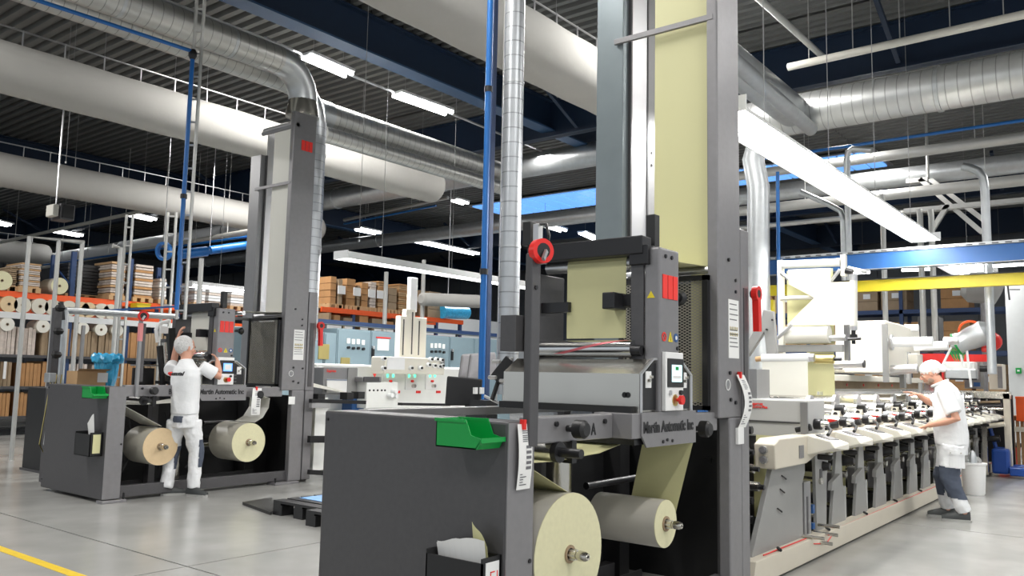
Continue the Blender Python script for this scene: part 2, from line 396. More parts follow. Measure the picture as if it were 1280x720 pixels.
# crosswise ducts
def xduct(px, y0, y1, z, r, label, joints, mat=m_spy, nm='spiral_duct'):
    t = thing(nm, label, 'air duct', (px,y0,z))
    B().tube([(px,y0,z),(px,y1,z)], r, 26).build('duct_pipe', mat, t)
    for j in joints: B().tube([(px,j,z),(px,j+.05,z)], r+.02, 26).build('joint_collar', m_galv, t)
    return t
tR = xduct(12.3, -3, 5.6, 5.5, .3, 'big shiny spiral duct crossing the upper right corner', (2.2,4.6,0,-2))
B().tube([(12.3,5.4,5.5),(12.3,4.9,5.15),(12.3,4.6,4.9),(12.3,4.55,4.6)], .0001, 4).build('seam', m_galv, tR)
B().tube([(8.0,4.2,5.55),(12.2,4.2,5.5)], .24, 24).build('branch_pipe', m_galv, tR)
B().tube([(8.0,3.75,5.2),(12.2,3.95,5.2)], .1, 18).build('branch_pipe', m_galv, tR)
B().tube([(12.35,4.75,5.4),(12.35,4.9,4.9),(12.350,4.822,4.444),(12.350,4.826,4.102),(12.350,4.837,3.061),(12.350,4.817,1.526)], .17, 24).build('drop_pipe', m_galv, tR)
xduct(15.0, 6.6, 24, 6.301, .27, 'plain spiral duct crossing behind the left tower and the wide fabric duct', (14,18,22,24), m_galv)
xduct(18.5, 0, 32, 5.777*1.0, .2, 'slim spiral duct crossing low in the far middle of the hall', (20,26,30), m_galv)
xduct(13.5, 18.9, 32.2, 5.42, .2, 'fat pale crosswise duct over the racks, meeting the furthest fabric duct', (21,27), m_reflector)

# slim pipes and rails crosswise and lengthwise
def pipe(a, b, r, mat, label, nm='steel_pipe', cat='pipe', clips=0):
    t = thing(nm, label, cat, a)
    cy('pipe_run', mat, t, a, b, r, 12)
    for k in range(clips):
        p = Vector(a).lerp(Vector(b),(k+.5)/clips); cy('hanger', m_galvl, t, p, (p.x,p.y,ZC), .008, 5)
    return t
pipe((11.600,4.067,5.994), (11.600,1.041,6.024), .055, m_palepipe, 'pale pipe slanting across the upper right just under the roof', clips=5)
pipe((9.575,3.742,6.200), (12.164,3.692,6.200), .045, m_galvl, 'pale pipe joining the crosswise pipe from the top, upper right')
pipe((14.000,13.466,6.815), (14.000,8.582,6.918), .06, m_palepipe, 'pale pipe behind the wide fabric duct, top centre', clips=4)
pipe((10.500,28.909,5.331), (10.500,19.830,5.407), .05, m_palepipe, 'thin pale pipe slanting above the racks on the left', clips=4)
pipe((12.000,29.523,4.723), (12.000,17.119,4.916), .05, m_palepipe, 'lowest thin pale pipe above the racks on the left', clips=4)
pipe((11.800,28.749,4.756), (11.800,16.820,4.701), .03, m_bluec, 'thin blue pipe under the lowest pale pipe on the left', 'blue_pipe', clips=2)
pipe((17.000,20.077,6.222), (17.000,15.666,6.422), .05, m_galvl, 'pale pipe below the end of the highest fabric duct', clips=2)
pipe((16.800,19.833,6.039), (16.800,15.932,6.186), .028, m_bluec, 'thin blue pipe below the end of the highest fabric duct', 'blue_pipe', clips=2)
pipe((16.5,-6,5.759), (16.5,7.5,5.759), .1, m_galvl, 'pale pipe crossing under the big shiny duct on the right', clips=4)
pipe((17.5,-6,5.217), (17.5,7.5,5.217), .11, m_galvl, 'thicker crosswise pipe under the shiny duct, further back', clips=4)
pipe((15.2,-6,5.695), (15.2,6,5.695), .028, m_bluec, 'thin blue pipe crossing under the big shiny duct on the right', 'blue_pipe')
pipe((19.5,-6,5.219), (19.5,9,5.219), .06, m_galvl, 'pale pipe crossing behind the long bright lamp')
pipe((18.5,-6,4.212), (18.5,9,4.212), .07, m_galvl, 'lowest pale pipe above the blue crane beam on the right')


# ================================================ the two splicing machines (one builder, two machines)
def splicer(x0, y0, label, depth, web, letter, far_z=4.45, xcab=0.0):
    t = thing('splicing_machine', label, 'machine', (x0,y0,0), 'splicing machines with tall web towers')
    def b(name, mat, x1,x2,y1,y2,z1,z2, bev=0, par=None, **k): return bx(name, mat, par or t, x0+x1,x0+x2,y0+y1,y0+y2,z1,z2, bev, **k)
    def c(name, mat, a, d, r, seg=16, par=None, **k):
        return cy(name, mat, par or t, (x0+a[0],y0+a[1],a[2]), (x0+d[0],y0+d[1],d[2]), r, seg, **k)
    W = (x0,y0)
    # end cabinet
    cab = b('end_cabinet', m_dark, 0,.19, 0,depth, .035,1.245, .012)
    b('side_cover', m_post, -.0,.192, -.006,.0, .04,1.24, 0, cab)
    b('foot_plate', m_post, -.02,.25, -.05,.08, .0,.03, .004)
    c('levelling_bolt', m_blackmetal, (.23,-.02,.0), (.23,-.02,.1), .012, 8)
    for z in (.13,1.2): c('screw', m_blackmetal, (-.006,depth-.03,z),(.0,depth-.03,z), .008, 8, cab)
    c('screw', m_blackmetal, (.17,-.012,.62),(.17,-.0,.62), .01, 8, cab)
    b('rail', m_black, .19,.25, .05,depth-.1, 1.12,1.2)
    # black back plate and long floor beam
    b('back_plate', m_black, .2,2.5, depth-.35,depth-.3, .1,1.1)
    b('floor_beam', m_dark, .19,2.45, .05,.13, .04,.16, .004)
    b('floor_beam', m_dark, .19,2.45, depth-.45,depth-.37, .04,.16, .004)
    b('strut', m_dark, .78,.86, .5,.6, .1,1.12, .004)
    b('strut', m_dark, 1.12,1.2, .62,.7, .1,1.12, .004)
    c('upright_drum', m_steel, (1.07,.46,.14),(1.07,.46,1.1), .075, 24)
    c('tie_rod', m_steel, (1.5,.62,.5),(2.3,.62,.5), .028, 12)
    c('tie_rod', m_blackmetal, (1.5,.55,.78),(2.3,.55,.78), .022, 12)
    for i,(x,z) in enumerate(((.45,.35),(.9,.42),(1.25,.3))):
        B().tube([(x0+x,y0+.5,.25),(x0+x+.04,y0+.47,z),(x0+x+.15,y0+.55,z+.2),(x0+x+.1,y0+.6,z+.5)], .012, 6).build('cable', m_black, t)
    # long beam with the letter, its knobs
    beam = b('cross_beam', m_post, .17,.9, 0.0,.07, 1.135,1.262, .008)
    b('cross_beam', m_post, 1.63,2.28, .03,.1, 1.12,1.24, .008)
    text(letter, (x0+.685,y0-.002,1.16), .085, m_ink, beam, '-y', .0015, .75)
    for x,z,r in ((.47,1.2,.045),(1.86,1.15,.05)):
        k = B().tube([W3(x0+x,y0+.01,z),W3(x0+x,y0-.04,z),W3(x0+x,y0-.05,z),W3(x0+x,y0-.1,z),W3(x0+x,y0-.115,z)],[.016,.016,r,r,r*.7],12).build('clamp_knob', m_black, t)
    for x in (.37,.81): c('bolt', m_blackmetal, (x,-.012,1.225),(x,0,1.225), .013, 8, beam)
    c('guide_roller', m_chrome, (.4,.0,1.09),(.4,.6,1.09), .047, 20)
    c('roller_shaft', m_blackmetal, (.4,-.13,1.09),(.4,.0,1.09), .023, 12)
    c('roller_shaft', m_blackmetal, (.4,-.01,1.09),(.4,.02,1.09), .05, 16)
    b('bracket', m_blackmetal, .5,.54, -.01,.05, 1.03,1.14)
    # sign block
    pts = [(x0+.985,1.27),(x0+1.63,1.27),(x0+1.63,1.085),(x0+1.04,1.085),(x0+.985,1.15)]
    sb = B().prism([(p[0],p[1]) for p in pts], 1, y0-.125, y0-.115).build('sign_plate', m_post, t)
    b('sign_block', m_post, .9,1.62, -.115,.12, 1.135,1.265, .003)
    text('Martin Automatic Inc', (x0+1.0,y0-.127,1.163), .082, m_ink, sb, '-y', .0028, .84)
    for x in (1.22,1.27,1.33): c('bolt', m_blackmetal, (x,-.132,1.108+.008*(x==1.27)),(x,-.12,1.108+.008*(x==1.27)), .009, 8, sb)
    b('underplate', m_blackmetal, .95,1.62, -.1,.7, 1.1,1.13)
    # splice housing: bevelled steel case with dark end
    prof = [(1.02,1.262),(1.02,1.475),(1.15,1.557),(1.49,1.557),(1.62,1.475),(1.62,1.262)]
    P = [(x0+a,z) for a,z in prof]
    cs = B().prism(P, 1, y0-.09, y0+.84).build('steel_housing', m_steel, t)
    ins = [(x0+a,z) for a,z in [(1.05,1.28),(1.05,1.465),(1.16,1.535),(1.48,1.535),(1.6,1.462),(1.6,1.28)]]
    B().prism(ins, 1, y0-.096, y0-.089).build('end_panel', m_blackmetal, cs)
    B().tube([(x,y0-.1,z) for x,z in P], .009, 6).build('edge_trim', m_alu, cs)
    b('front_skirt', m_black, .98,1.02, -.06,.84, 1.262,1.3)
    c('slot', m_black, (1.016,.0,1.36),(1.02,.0,1.36), .016, 10, cs); c('slot', m_black, (1.016,-.02,1.36),(1.02,-.02,1.36), .016, 10, cs)
    for x in (1.1,1.53):
        sw = b('switch_plate', m_white, x-.03,x+.03, -.103,-.096, 1.4,1.49, .002, cs)
        c('toggle', m_steel, (x-.012,-.12,1.44),(x-.012,-.1,1.44), .01, 8, cs); c('toggle', m_steel, (x+.014,-.12,1.46),(x+.014,-.1,1.46), .008, 8, cs)
    for z in (1.3,1.34,1.38): b('inner_block', m_dark, 1.42,1.5, -.1,-.09, z,z+.02, 0, cs)
    # rollers above the housing
    c('large_roller', m_chrome, (1.17,.03,1.615),(1.17,.71,1.615), .05, 28)
    c('roller_hub', m_blackmetal, (1.17,-.02,1.605),(1.17,.03,1.605), .03, 16)
    c('large_roller', m_chrome, (1.32,-.0,1.63),(1.32,.71,1.63), .035, 24)
    tp = [(math.radians(-35+13*k), y0+.55-.055*k) for k in range(9)]; vs=[];fs=[]
    for th,yy in tp:
        for dy in (0,.07): vs.append((x0+1.17-.0512*math.cos(th), yy-dy, 1.615+.0512*math.sin(th)))
    for k in range(8): fs.append((2*k,2*k+1,2*k+3,2*k+2))
    B().add(vs,fs).build('pink_tape', m_pink, t)
    # far head post and near head post
    b('far_post', m_dark, 1.12,1.45, .7,.77, 1.26,2.08, .006)
    b('far_box', m_dark, 1.05,1.2, .78,.9, 1.6,1.82, .004)
    np_ = b('head_post', m_post, 1.192,1.428, -.12,-.02, 1.262,2.188, .012)
    b('post_flange', m_dark, 1.185,1.2, -.02,.06, 1.262,2.2)
    for x in (1.255,1.33): c('bolt', m_blackmetal, (x,-.127,2.14),(x,-.12,2.14), .012, 8, np_)
    c('bolt', m_blackmetal, (1.4,-.127,1.625),(1.4,-.12,1.625), .012, 8, np_)
    # emblem of three red bars
    for i in range(3): b('red_emblem_bar', m_red2, 1.222+.063*i,1.276+.063*i, -.124,-.12, 1.9,2.035, 0, np_)
    # pictograms
    pz = 1.685
    B().ring((x0+1.24,y0-.122,pz),(0,1,0),.018,.026,.002).build('no_entry_ring', m_red2, np_)
    B().bar((x0+1.226,y0-.122,pz+.016),(x0+1.254,y0-.122,pz-.016),.002,.005).build('no_entry_stroke', m_red2, np_)
    B().prism([(x0+1.29,pz-.026),(x0+1.34,pz-.026),(x0+1.315,pz+.03)],1,y0-.1235,y0-.12).build('warning_triangle', m_yellow, np_)
    B().prism([(x0+1.312,pz-.02),(x0+1.318,pz-.02),(x0+1.315,pz+.015)],1,y0-.1245,y0-.1235).build('warning_mark', m_ink, np_)
    c('round_pictogram', m_blue, (1.385,-.123,pz),(1.385,-.12,pz), .025, 16, np_); c('pictogram_head', m_white, (1.385,-.124,pz),(1.385,-.123,pz), .012, 12, np_)
    B().prism([(y0-.09,1.9),(y0-.04,1.9),(y0-.065,1.94)],0,x0+1.19,x0+1.1915).build('warning_triangle', m_yellow, np_)
    # operator panel
    pn = b('operator_panel', m_white, 1.215,1.43, -.145,-.12, 1.275,1.6, .004, label='white operator panel with touch screen and buttons')
    b('screen_bezel', m_black, 1.232,1.428, -.149,-.145, 1.405,1.565, .002, pn)
    b('touch_screen', m_screen if letter == 'B' else m_screenw, 1.28,1.4, -.151,-.149, 1.435,1.53, 0, pn)
    if letter == 'A':
        b('screen_field', m_green, 1.32,1.36, -.1515,-.151, 1.5,1.52, 0, pn); b('screen_field', m_white, 1.285,1.395, -.1515,-.151, 1.452,1.47, 0, pn)
    else: b('screen_field', m_white, 1.3,1.385, -.1515,-.151, 1.45,1.515, 0, pn)
    c('yellow_ring', m_brass, (1.325,-.149,1.333),(1.325,-.145,1.333), .033, 18, pn)
    B().tube([W3(x0+1.345,y0-.145,1.335),W3(x0+1.345,y0-.165,1.335),W3(x0+1.345,y0-.167,1.335),W3(x0+1.345,y0-.185,1.335)],[.01,.01,.026,.026],16).build('stop_button', m_red, pn)
    c('button', m_alu, (1.262,-.155,1.375),(1.262,-.145,1.375), .014, 12, pn); c('button', m_black, (1.385,-.16,1.375),(1.385,-.145,1.375), .014, 12, pn)
    # arms on the web
    b('sensor_arm', m_blackmetal, 1.2,1.29, .0,.18, 1.86,1.93, .004); b('sensor_arm', m_blackmetal, 1.1,1.24, .12,.2, 1.84,1.935, .006)
    c('sensor_knob', m_blackmetal, (1.35,.03,2.0),(1.35,.12,2.0), .04, 14)
    c('side_knob', m_blackmetal, (1.43,-.06,1.93),(1.53,-.06,1.93), .016, 10)
    B().tube([W3(x0+1.53,y0-.06,1.93),W3(x0+1.56,y0-.06,1.93),W3(x0+1.58,y0-.06,1.93)],[.03,.045,.03],14).build('side_knob', m_black, t)
    b('web_bar', m_blackmetal, 1.2,1.26, .5,.76, 1.84,1.9)
    # upper crossbar
    b('top_bar', m_blackmetal, 1.15,1.26, -.03,.78, 2.15,2.255, .006); b('bar_end', m_blackmetal, 1.16,1.26, -.06,.06, 2.09,2.2, .004)
    c('top_roller', m_alu, (1.27,.0,2.12),(1.27,.7,2.12), .035, 18)
    b('valve_block', m_black, 1.1,1.16, .72,.78, 2.25,2.4, .004); b('valve_block', m_alu, 1.1,1.15, .66,.7, 2.25,2.38, .004)
    B().tube([W3(x0+1.13,y0+.66,2.38),W3(x0+1.1,y0+.6,2.37),W3(x0+1.1,y0+.58,2.3),W3(x0+1.12,y0+.6,2.25)], .01, 6).build('air_hose', m_black, t)
    b('valve_block', m_black, 1.3,1.36, -.03,.03, 2.2,2.4, .004)
    # guard rail post with its red wheel
    gp = b('guard_post', m_postlight if letter=='B' else m_dark, .12+xcab+(.02 if letter=='B' else 0),.19+xcab-(.015 if letter=='B' else 0), -.03,.01, 1.13,2.02, .006)
    if letter == 'B': b('red_sleeve', M('faded_red_sleeve',(.7,.25,.25),.5), .138+xcab,.178+xcab, -.034,.012, 1.75,1.95, 0, gp)
    for z in ((1.86,1.99) if letter=='A' else ()): c('bolt', m_blackmetal, (.15+xcab,-.036,z),(.15+xcab,-.03,z), .011, 8, gp)
    wx = .16+xcab
    rw = B().ring((x0+wx,y0-.05,2.03),(.35,1,0),.036,.058,.04,28).build('red_wheel', m_red, t)
    B().tube([(x0+wx-.01,y0-.07,2.03),(x0+wx+.01,y0-.03,2.03)],.036,20).build('wheel_disc', m_black, rw)
    B().bar((x0+wx,y0-.08,2.03),(x0+wx-.03,y0-.085,1.985),.012,.02).build('wheel_lever', m_alu, rw)
    b('post_plate', m_dark, .15+xcab,.23+xcab, .005,.02, 1.3,1.95)
    # tower
    H = 4.93
    n_ = b('tower_post', m_post, 2.24,2.61, 0,.08, 1.2,H, .01)
    b('post_cover', m_post, 2.62,2.76, .0,.08, 1.2,2.52, .008); b('cable_channel', m_dark, 2.655,2.72, -.006,0, 1.25,2.1)
    b('lower_post', m_post, 2.41,2.61, .0,.08, .03,1.2, .01); b('lower_post', m_post, 2.635,2.77, .01,.09, .03,1.2, .008)
    b('post_back', m_dark, 2.45,2.6, .09,.11, .05,H)
    b('foot_plate', m_post, 2.18,2.55, -.05,.12, 0,.03, .004); c('levelling_bolt', m_blackmetal, (2.2,-.02,0),(2.2,-.02,.09), .014, 8)
    if letter == 'B':
        for i in range(3): b('red_emblem_bar', m_red2, 2.37+.063*i,2.425+.063*i, -.005,-.0, 4.42,4.56, 0, n_)
        b('small_notice', m_paper, 2.36,2.46, -.004,0, 1.02,1.12)
    b('far_lower_post', m_black, 2.27,2.4, .76,1.0, .05,1.25); b('side_shade_sheet', m_black, .2,2.85, 1.0,1.02, 0,1.12); b('inner_shade_sheet', m_black, .2,2.3, .6,.61, .0,.14); b('rear_shade_sheet', m_black, 2.78,2.8, .12,1.0, 0,1.12)  # black sheets added to darken the interior, lower far post blackened likewise
    fp = b('far_tower_post', m_bluegrey if letter == 'A' else m_postlight, 2.27,2.36, .76,.99, 1.25, H if letter=='A' else far_z, .004)
    b('far_post_edge', m_dark, 2.35,2.37, .735,.99, 1.25, H if letter=='A' else far_z)
    b('inner_track', m_alu, 2.38,2.62, .75,.78, 1.2, H-.1); b('track_strip', m_dark, 2.62,2.64, .745,.78, 1.2, H-.1); b('inner_track', m_postlight, 2.64,2.8, .75,.8, 1.2, H-.1)
    for z in (2.35,3.1,3.2): c('screw', m_blackmetal, (2.7,.745,z),(2.7,.752,z), .012, 8)
    c('tie_bar', m_postlight, (2.3,0,4.75),(2.3,.78,4.75), .03, 8)
    b('crossbar', m_post, 2.235,2.26, .03,.82, 3.935,3.975, .002, label='flat grey bar across the front of the tower')
    c('top_web_roller', m_alu, (2.34,.05,H-.14),(2.34,.78,H-.14), .05, 18)
    for z in (2.16,2.24): c('bolt', m_blackmetal, (2.52,-.008,z-.1),(2.52,0,z-.1), .012, 8, n_)
    # notice, round sticker, catches, red lever
    nt = b('instruction_notice', m_paper, 2.395,2.565, -.004,0, 1.6,2.0, 0, n_, label='white printed instruction notice')
    for i in range(9):
        z = 1.965-.035*i if i<4 else 1.9-.028*i
        b('print_line', m_greytext, 2.41,2.53+.01*(i%3), -.0048,-.004, z,z+.007, 0, nt)
    for i in range(5):
        for z in (1.75,1.79): b('print_mark', m_brass, 2.415+.028*i,2.43+.028*i, -.0048,-.004, z,z+.025, 0, nt)
    B().ring((x0+2.38,y0-.003,1.42),(0,1,0),.032,.038,.003).build('round_sticker', m_white, n_); c('round_sticker', m_postlight, (2.38,-.003,1.42),(2.38,0,1.42),.03,16,n_)
    for x,z in ((2.41,1.5),(2.5,1.3),(2.42,1.32),(2.56,1.49),(2.4,2.27)): c('bolt', m_blackmetal, (x,-.012,z),(x,0,z), .013, 8, n_)
    lv = B().ring((x0+2.8,y0-.04,2.07),(0,1,0),.03,.055,.04,20).build('red_lever', m_red, t)
    B().bar((x0+2.8,y0-.04,2.03),(x0+2.81,y0-.04,1.8),.05,.045).build('lever_arm', m_red, lv)
    B().tube([(x0+2.8,y0-.06,2.07),(x0+2.8,y0-.0,2.07)], .028, 12).build('lever_hub', m_black, lv)
    # expanded metal guard
    g = B(); 
    for (a,d,z1,z2) in ((.06,.74,2.115,2.15),(.06,.74,1.25,1.28),(.06,.1,1.25,2.15),(.71,.74,1.25,2.15)): g.box(x0+2.2,x0+2.24,y0+a,y0+d,z1,z2)
    gf = g.build('guard_frame', m_black, t)
    ms = B(); ny, nz, wy, wz = 16, 42, .61/16, .84/42
    for i in range(ny):
        for j in range(nz):
            cy_, cz = y0+.1+wy*(i+.5), 1.28+wz*(j+.5)
            for s1 in (1,-1):
                ms.add([(x0+2.215,cy_-wy/2,cz-.0032),(x0+2.215,cy_,cz+s1*wz/2-.0032),(x0+2.215,cy_,cz+s1*wz/2+.0032),(x0+2.215,cy_-wy/2,cz+.0032)],[(0,1,2,3)])
                ms.add([(x0+2.215,cy_+wy/2,cz-.0032),(x0+2.215,cy_,cz+s1*wz/2-.0032),(x0+2.215,cy_,cz+s1*wz/2+.0032),(x0+2.215,cy_+wy/2,cz+.0032)],[(0,1,2,3)])
    o = ms.build('guard_mesh', m_greymesh, gf); o['kind'] = 'stuff'
    b('guard_dark_sheet', m_black, 2.262,2.268, .09,.74, 1.26,2.1)  # black sheet added to keep the view through the mesh dark
    # rollers over the guard
    c('web_roller', m_alu, (2.3,.05,2.19),(2.3,.74,2.19), .028, 16); c('web_roller', m_alu, (1.62,.0,2.16),(1.62,.7,2.16), .028, 16)
    b('guard_rail', m_alu, 1.6,2.3, .72,.75, 2.12,2.16)
    # outfeed bars at the foot of the tower
    c('outfeed_roller', m_chrome, (1.72,-.06,1.11),(1.72,.6,1.11), .04, 18) if letter=='A' else None
    return t
def W3(a,b_,c_): return (a,b_,c_)
m_greymesh = M('grey_expanded_metal', (.5,.47,.4), .45, .4, 0)

XA, YA, XB, YB = 2.93, 2.3, 4.46, 9.0
splicer(XA, YA, 'large grey web splicing machine in the foreground, letter A on its beam', 1.25, m_web, 'A')
splicer(XB, YB, 'grey web splicing machine on the left that the man in white is working at', 1.49, m_webwhite, 'B', xcab=.14)

# webs of paper threaded through each machine
def web(x0, y0, mat, label, r1x, r1, r2x, r2, r2z, ya=.12, yb=.53, tight=True, labels=None):
    t = thing('paper_web', label, 'paper web', (x0,y0,1.2), 'webs of paper threaded through the splicers')
    S = lambda nm, pts, a, b_: B().sheet([(x0+p[0],p[1]) for p in pts], y0+a, y0+b_, .002).build(nm, mat, t)
    S('head_web', [(1.235,1.68),(1.235,2.13),(1.25,2.16),(1.3,2.165),(1.62,2.19),(2.3,2.22),(2.36,2.19)], ya, yb)
    S('tower_web', [(2.3,2.2),(2.305,4.78)], .05, .51); S('tower_web', [(2.4,2.2),(2.4,4.78)], .03, .5); S('tower_web', [(2.245,1.3),(2.245,2.16)], .1, .2)
    S('infeed_web', [(r1x+.02,.6+r1*.99),(.2,1.03),(.22,1.05),(.4,1.045),(.8,1.06),(1.05,1.1)], ya-.1, yb-.05)
    return t, S
tw, S = web(XA, YA, m_web, 'pale yellow paper web running up the foreground tower', .5, .29, 1.49, .135, .6)
# yellow web hanging from the head down to the small roll
S('outfeed_web', [(1.2,1.1),(1.3,1.08),(1.45,1.07)], -.05, .42)
B().add([(4.500,2.496,1.061),(4.500,2.165,1.083),(XA+1.632,YA+.02,.62),(XA+1.632,YA+.33,.62),
         (4.503,2.497,1.061),(4.503,2.167,1.083),(XA+1.635,YA+.02,.62),(XA+1.635,YA+.33,.62)],[(0,1,2,3),(7,6,5,4),(0,4,5,1),(1,5,6,2),(2,6,7,3),(3,7,4,0)]).build('hanging_web', m_web, tw)
tw2, S2 = web(XB, YB, m_webwhite, 'white paper web running up the left tower', .62, .2, 1.79, .24, .56)
S2('loop_web', [(1.86,.8),(1.98,.86),(2.06,.98),(2.07,1.1),(1.95,1.14)], .0, .42)

def roll(name, x, y, z, r, length, side, edge, label, group, hub=.06):
    t = thing(name, label, 'paper roll', (x,y,z), group)
    n = 48; b = B(); vs = []
    for yy in (y, y+length):
        for k in range(n): vs.append((x+r*math.cos(2*math.pi*k/n), yy, z+r*math.sin(2*math.pi*k/n)))
    b.add(vs, [(k,(k+1)%n,n+(k+1)%n,n+k) for k in range(n)]); b.sm = True; b.build('roll_side', side, t)
    B().ring((x,y-.001,z),(0,1,0),hub*.62,r-.001,.004,n).build('roll_edge', edge, t)
    B().ring((x,y+length,z),(0,1,0),hub*.62,r-.001,.004,n).build('roll_edge', edge, t)
    B().ring((x,y-.004,z),(0,1,0),hub*.5,hub*.72,.012,24).build('core', m_card3, t)
    return t
def chuck(x, y, z, s, label):
    t = thing('spindle', label, 'spindle', (x,y,z), 'steel spindles holding the rolls')
    B().tube([(x,y+1.0,z),(x,y+.0,z),(x,y-.06*s,z),(x,y-.062*s,z),(x,y-.075*s,z),(x,y-.077*s,z),(x,y-.12*s,z),(x,y-.14*s,z)],[.03*s,.03*s,.03*s,.024*s,.024*s,.032*s,.03*s,.02*s],20).build('shaft', m_steel, t)
    cy('socket', m_black, t, (x,y-.142*s,z),(x,y-.138*s,z), .009*s, 6)
    for k in range(6):
        a = k*math.pi/3; B().box(x+.03*s*math.cos(a)-.004,x+.03*s*math.cos(a)+.004,y-.05*s,y-.01*s,z+.03*s*math.sin(a)-.004,z+.03*s*math.sin(a)+.004).build('grip_jaw', m_alu, t)
    return t
G = 'rolls of paper mounted on the splicers'
roll('paper_roll', XA+.5, YA-.0, .6, .29, .5, m_webback, m_webend, 'largest pale yellow paper roll, nearest the camera beside the dark cabinet', G)
chuck(XA+.5, YA, .6, .78, 'steel spindle in the largest yellow roll')
roll('paper_roll', XA+1.49, YA+.0, .62, .136, .44, m_webback, m_webend, 'small pale yellow paper roll under the sign of the foreground machine', G)
chuck(XA+1.49, YA, .62, .75, 'steel spindle in the small yellow roll')
roll('paper_roll', XB+.63, YB, .57, .21, .45, m_rollwhite, m_rolltan, 'tan edged paper roll on the left machine, just left of the man', G)
chuck(XB+.63, YB, .57, 1, 'steel spindle in the tan roll left of the man')
roll('paper_roll', XB+1.79, YB, .56, .24, .5, m_rollwhite, m_webend, 'cream paper roll on the left machine, just right of the man', G)
chuck(XB+1.79, YB, .56, 1, 'steel spindle in the cream roll right of the man')

# small parts bins hooked on the cabinets
def bin_(x, y, z, label):
    """open fronted bin, its back at y+, hung on the face x"""
    t = thing('parts_bin', label, 'parts bin', (x,y,z), 'green parts bins hooked on the splicer cabinets')
    L, Wd, Hh = .265, .16, .125   # length along y, width out of the face, height
    def q(nm, *a): return bx(nm, m_green, t, *a)
    q('bin_floor', x-Wd,x, y+.03,y+L, z,z+.006)
    B().prism([(y+.03,z),(y+L,z),(y+L,z+Hh),(y+.09,z+Hh),(y+.06,z+.06),(y,z+.045)],0,x-Wd,x-Wd+.005).build('bin_side', m_green, t)
    B().prism([(y+.03,z),(y+L,z),(y+L,z+Hh),(y+.09,z+Hh),(y+.06,z+.06),(y,z+.045)],0,x-.008,x-.003).build('bin_side', m_green, t)
    q('bin_back', x-Wd,x-.003, y+L-.005,y+L, z,z+Hh)
    B().hexa([(x-Wd,y+.025,z),(x-.003,y+.025,z),(x-.003,y+.035,z),(x-Wd,y+.035,z),(x-Wd,y-.004,z+.045),(x-.003,y-.004,z+.045),(x-.003,y+.003,z+.045),(x-Wd,y+.003,z+.045)]).build('bin_lip', m_green, t)
    q('bin_rim', x-Wd-.008,x-Wd, y+.09,y+L+.004, z+Hh-.012,z+Hh+.002)
    q('bin_rim', x-.01,x+.0, y+.09,y+L+.004, z+Hh-.012,z+Hh+.002)
    q('bin_handle', x-Wd-.006,x, y-.008,y-.002, z+.03,z+.05)
    return t
bin_(XA-.004, YA+.015, 1.13, 'green plastic parts bin hung on the foreground cabinet')
bin_(XB-.004, YB+.0, 1.115, 'green plastic parts bin hung on the left machine cabinet')
def docbox(x, y, z, label, s=1):
    t = thing('document_box', label, 'box', (x,y,z), 'black document boxes on the splicer cabinets')
    w_, d, h = .13*s, .33*s, .24*s
    bx('box_panel', m_black, t, x-w_,x, y,y+.008, z,z+h); bx('box_panel', m_black, t, x-w_,x, y+d-.008,y+d, z,z+h)
    bx('box_panel', m_black, t, x-w_,x-w_+.008, y,y+d, z,z+h-.02); bx('box_panel', m_black, t, x-.008,x-.001, y,y+d, z,z+h); bx('box_floor', m_black, t, x-w_,x-.001, y,y+d, z,z+.006)
    return t
dbx = docbox(XA-.001, YA+.02, .43, 'black document box with loose papers on the foreground cabinet')
lb = bx('sticker', m_white, dbx, XA-.11,XA-.02, YA+.0165,YA+.0195, .46,.65)
for a in ((.65,.655,.03,.08),(.7,.705,.03,.08),(.65,.75,.03,.035),(.7,.75,.075,.08),(.62,.655,.05,.055),(.745,.75,.05,.08)):
    bx('red_mark', m_red2, lb, XA-a[3],XA-a[2], YA+.015,YA+.0165, a[0]-.14,a[1]-.14)
def papers(x, y, z, label, sheets):
    t = thing('loose_papers', label, 'papers', (x,y,z))
    for i,(dx,y0_,y1_,h,tilt,mat) in enumerate(sheets):
        b = B(); n = 8; A = []; Bq = []
        for k in range(n+1):
            s_ = k/n; A.append((y+y0_+(y1_-y0_)*s_, z+h*(1+tilt*(s_-.5))+.012*math.sin(s_*5))); 
        pts = []
        vs = []; fs = []
        for k,(yy,zt) in enumerate(A): vs += [(x-dx-.03*math.sin(k*.5)*.4,yy,z-.15),(x-dx-.035,yy,zt),(x-dx-.034,yy,zt),(x-dx+.001-.03*math.sin(k*.5)*.4,yy,z-.15)]
        for k in range(n):
            a = 4*k; bb = a+4
            for j in range(4): fs.append((a+j,a+(j+1)%4,bb+(j+1)%4,bb+j))
        fs += [(0,1,2,3),(4*n+3,4*n+2,4*n+1,4*n)]
        B().add(vs,fs).build('sheet', mat, t)
    return t
papers(XA, YA+.02, .66, 'loose white and yellow papers standing in the foreground document box', [(.05,.03,.31,.06,-.5,m_paper),(.035,.14,.32,.05,-.1,m_paper),(.03,.03,.12,.1,1.1,m_web)])
docbox(XB-.001, YB+.06, .5, 'black document box with a yellow tag on the left machine cabinet', 1.05)
pp = papers(XB, YB+.1, .74, 'white paper with red marks standing in the left document box', [(.05,.03,.16,.16,-.6,m_paper)])
tg = bx('yellow_tag', m_web, None, XB-.11,XB-.03, YB+.05,YB+.058, .53,.73); tag(tg, 'pale yellow tag on the end of the left document box','tag')
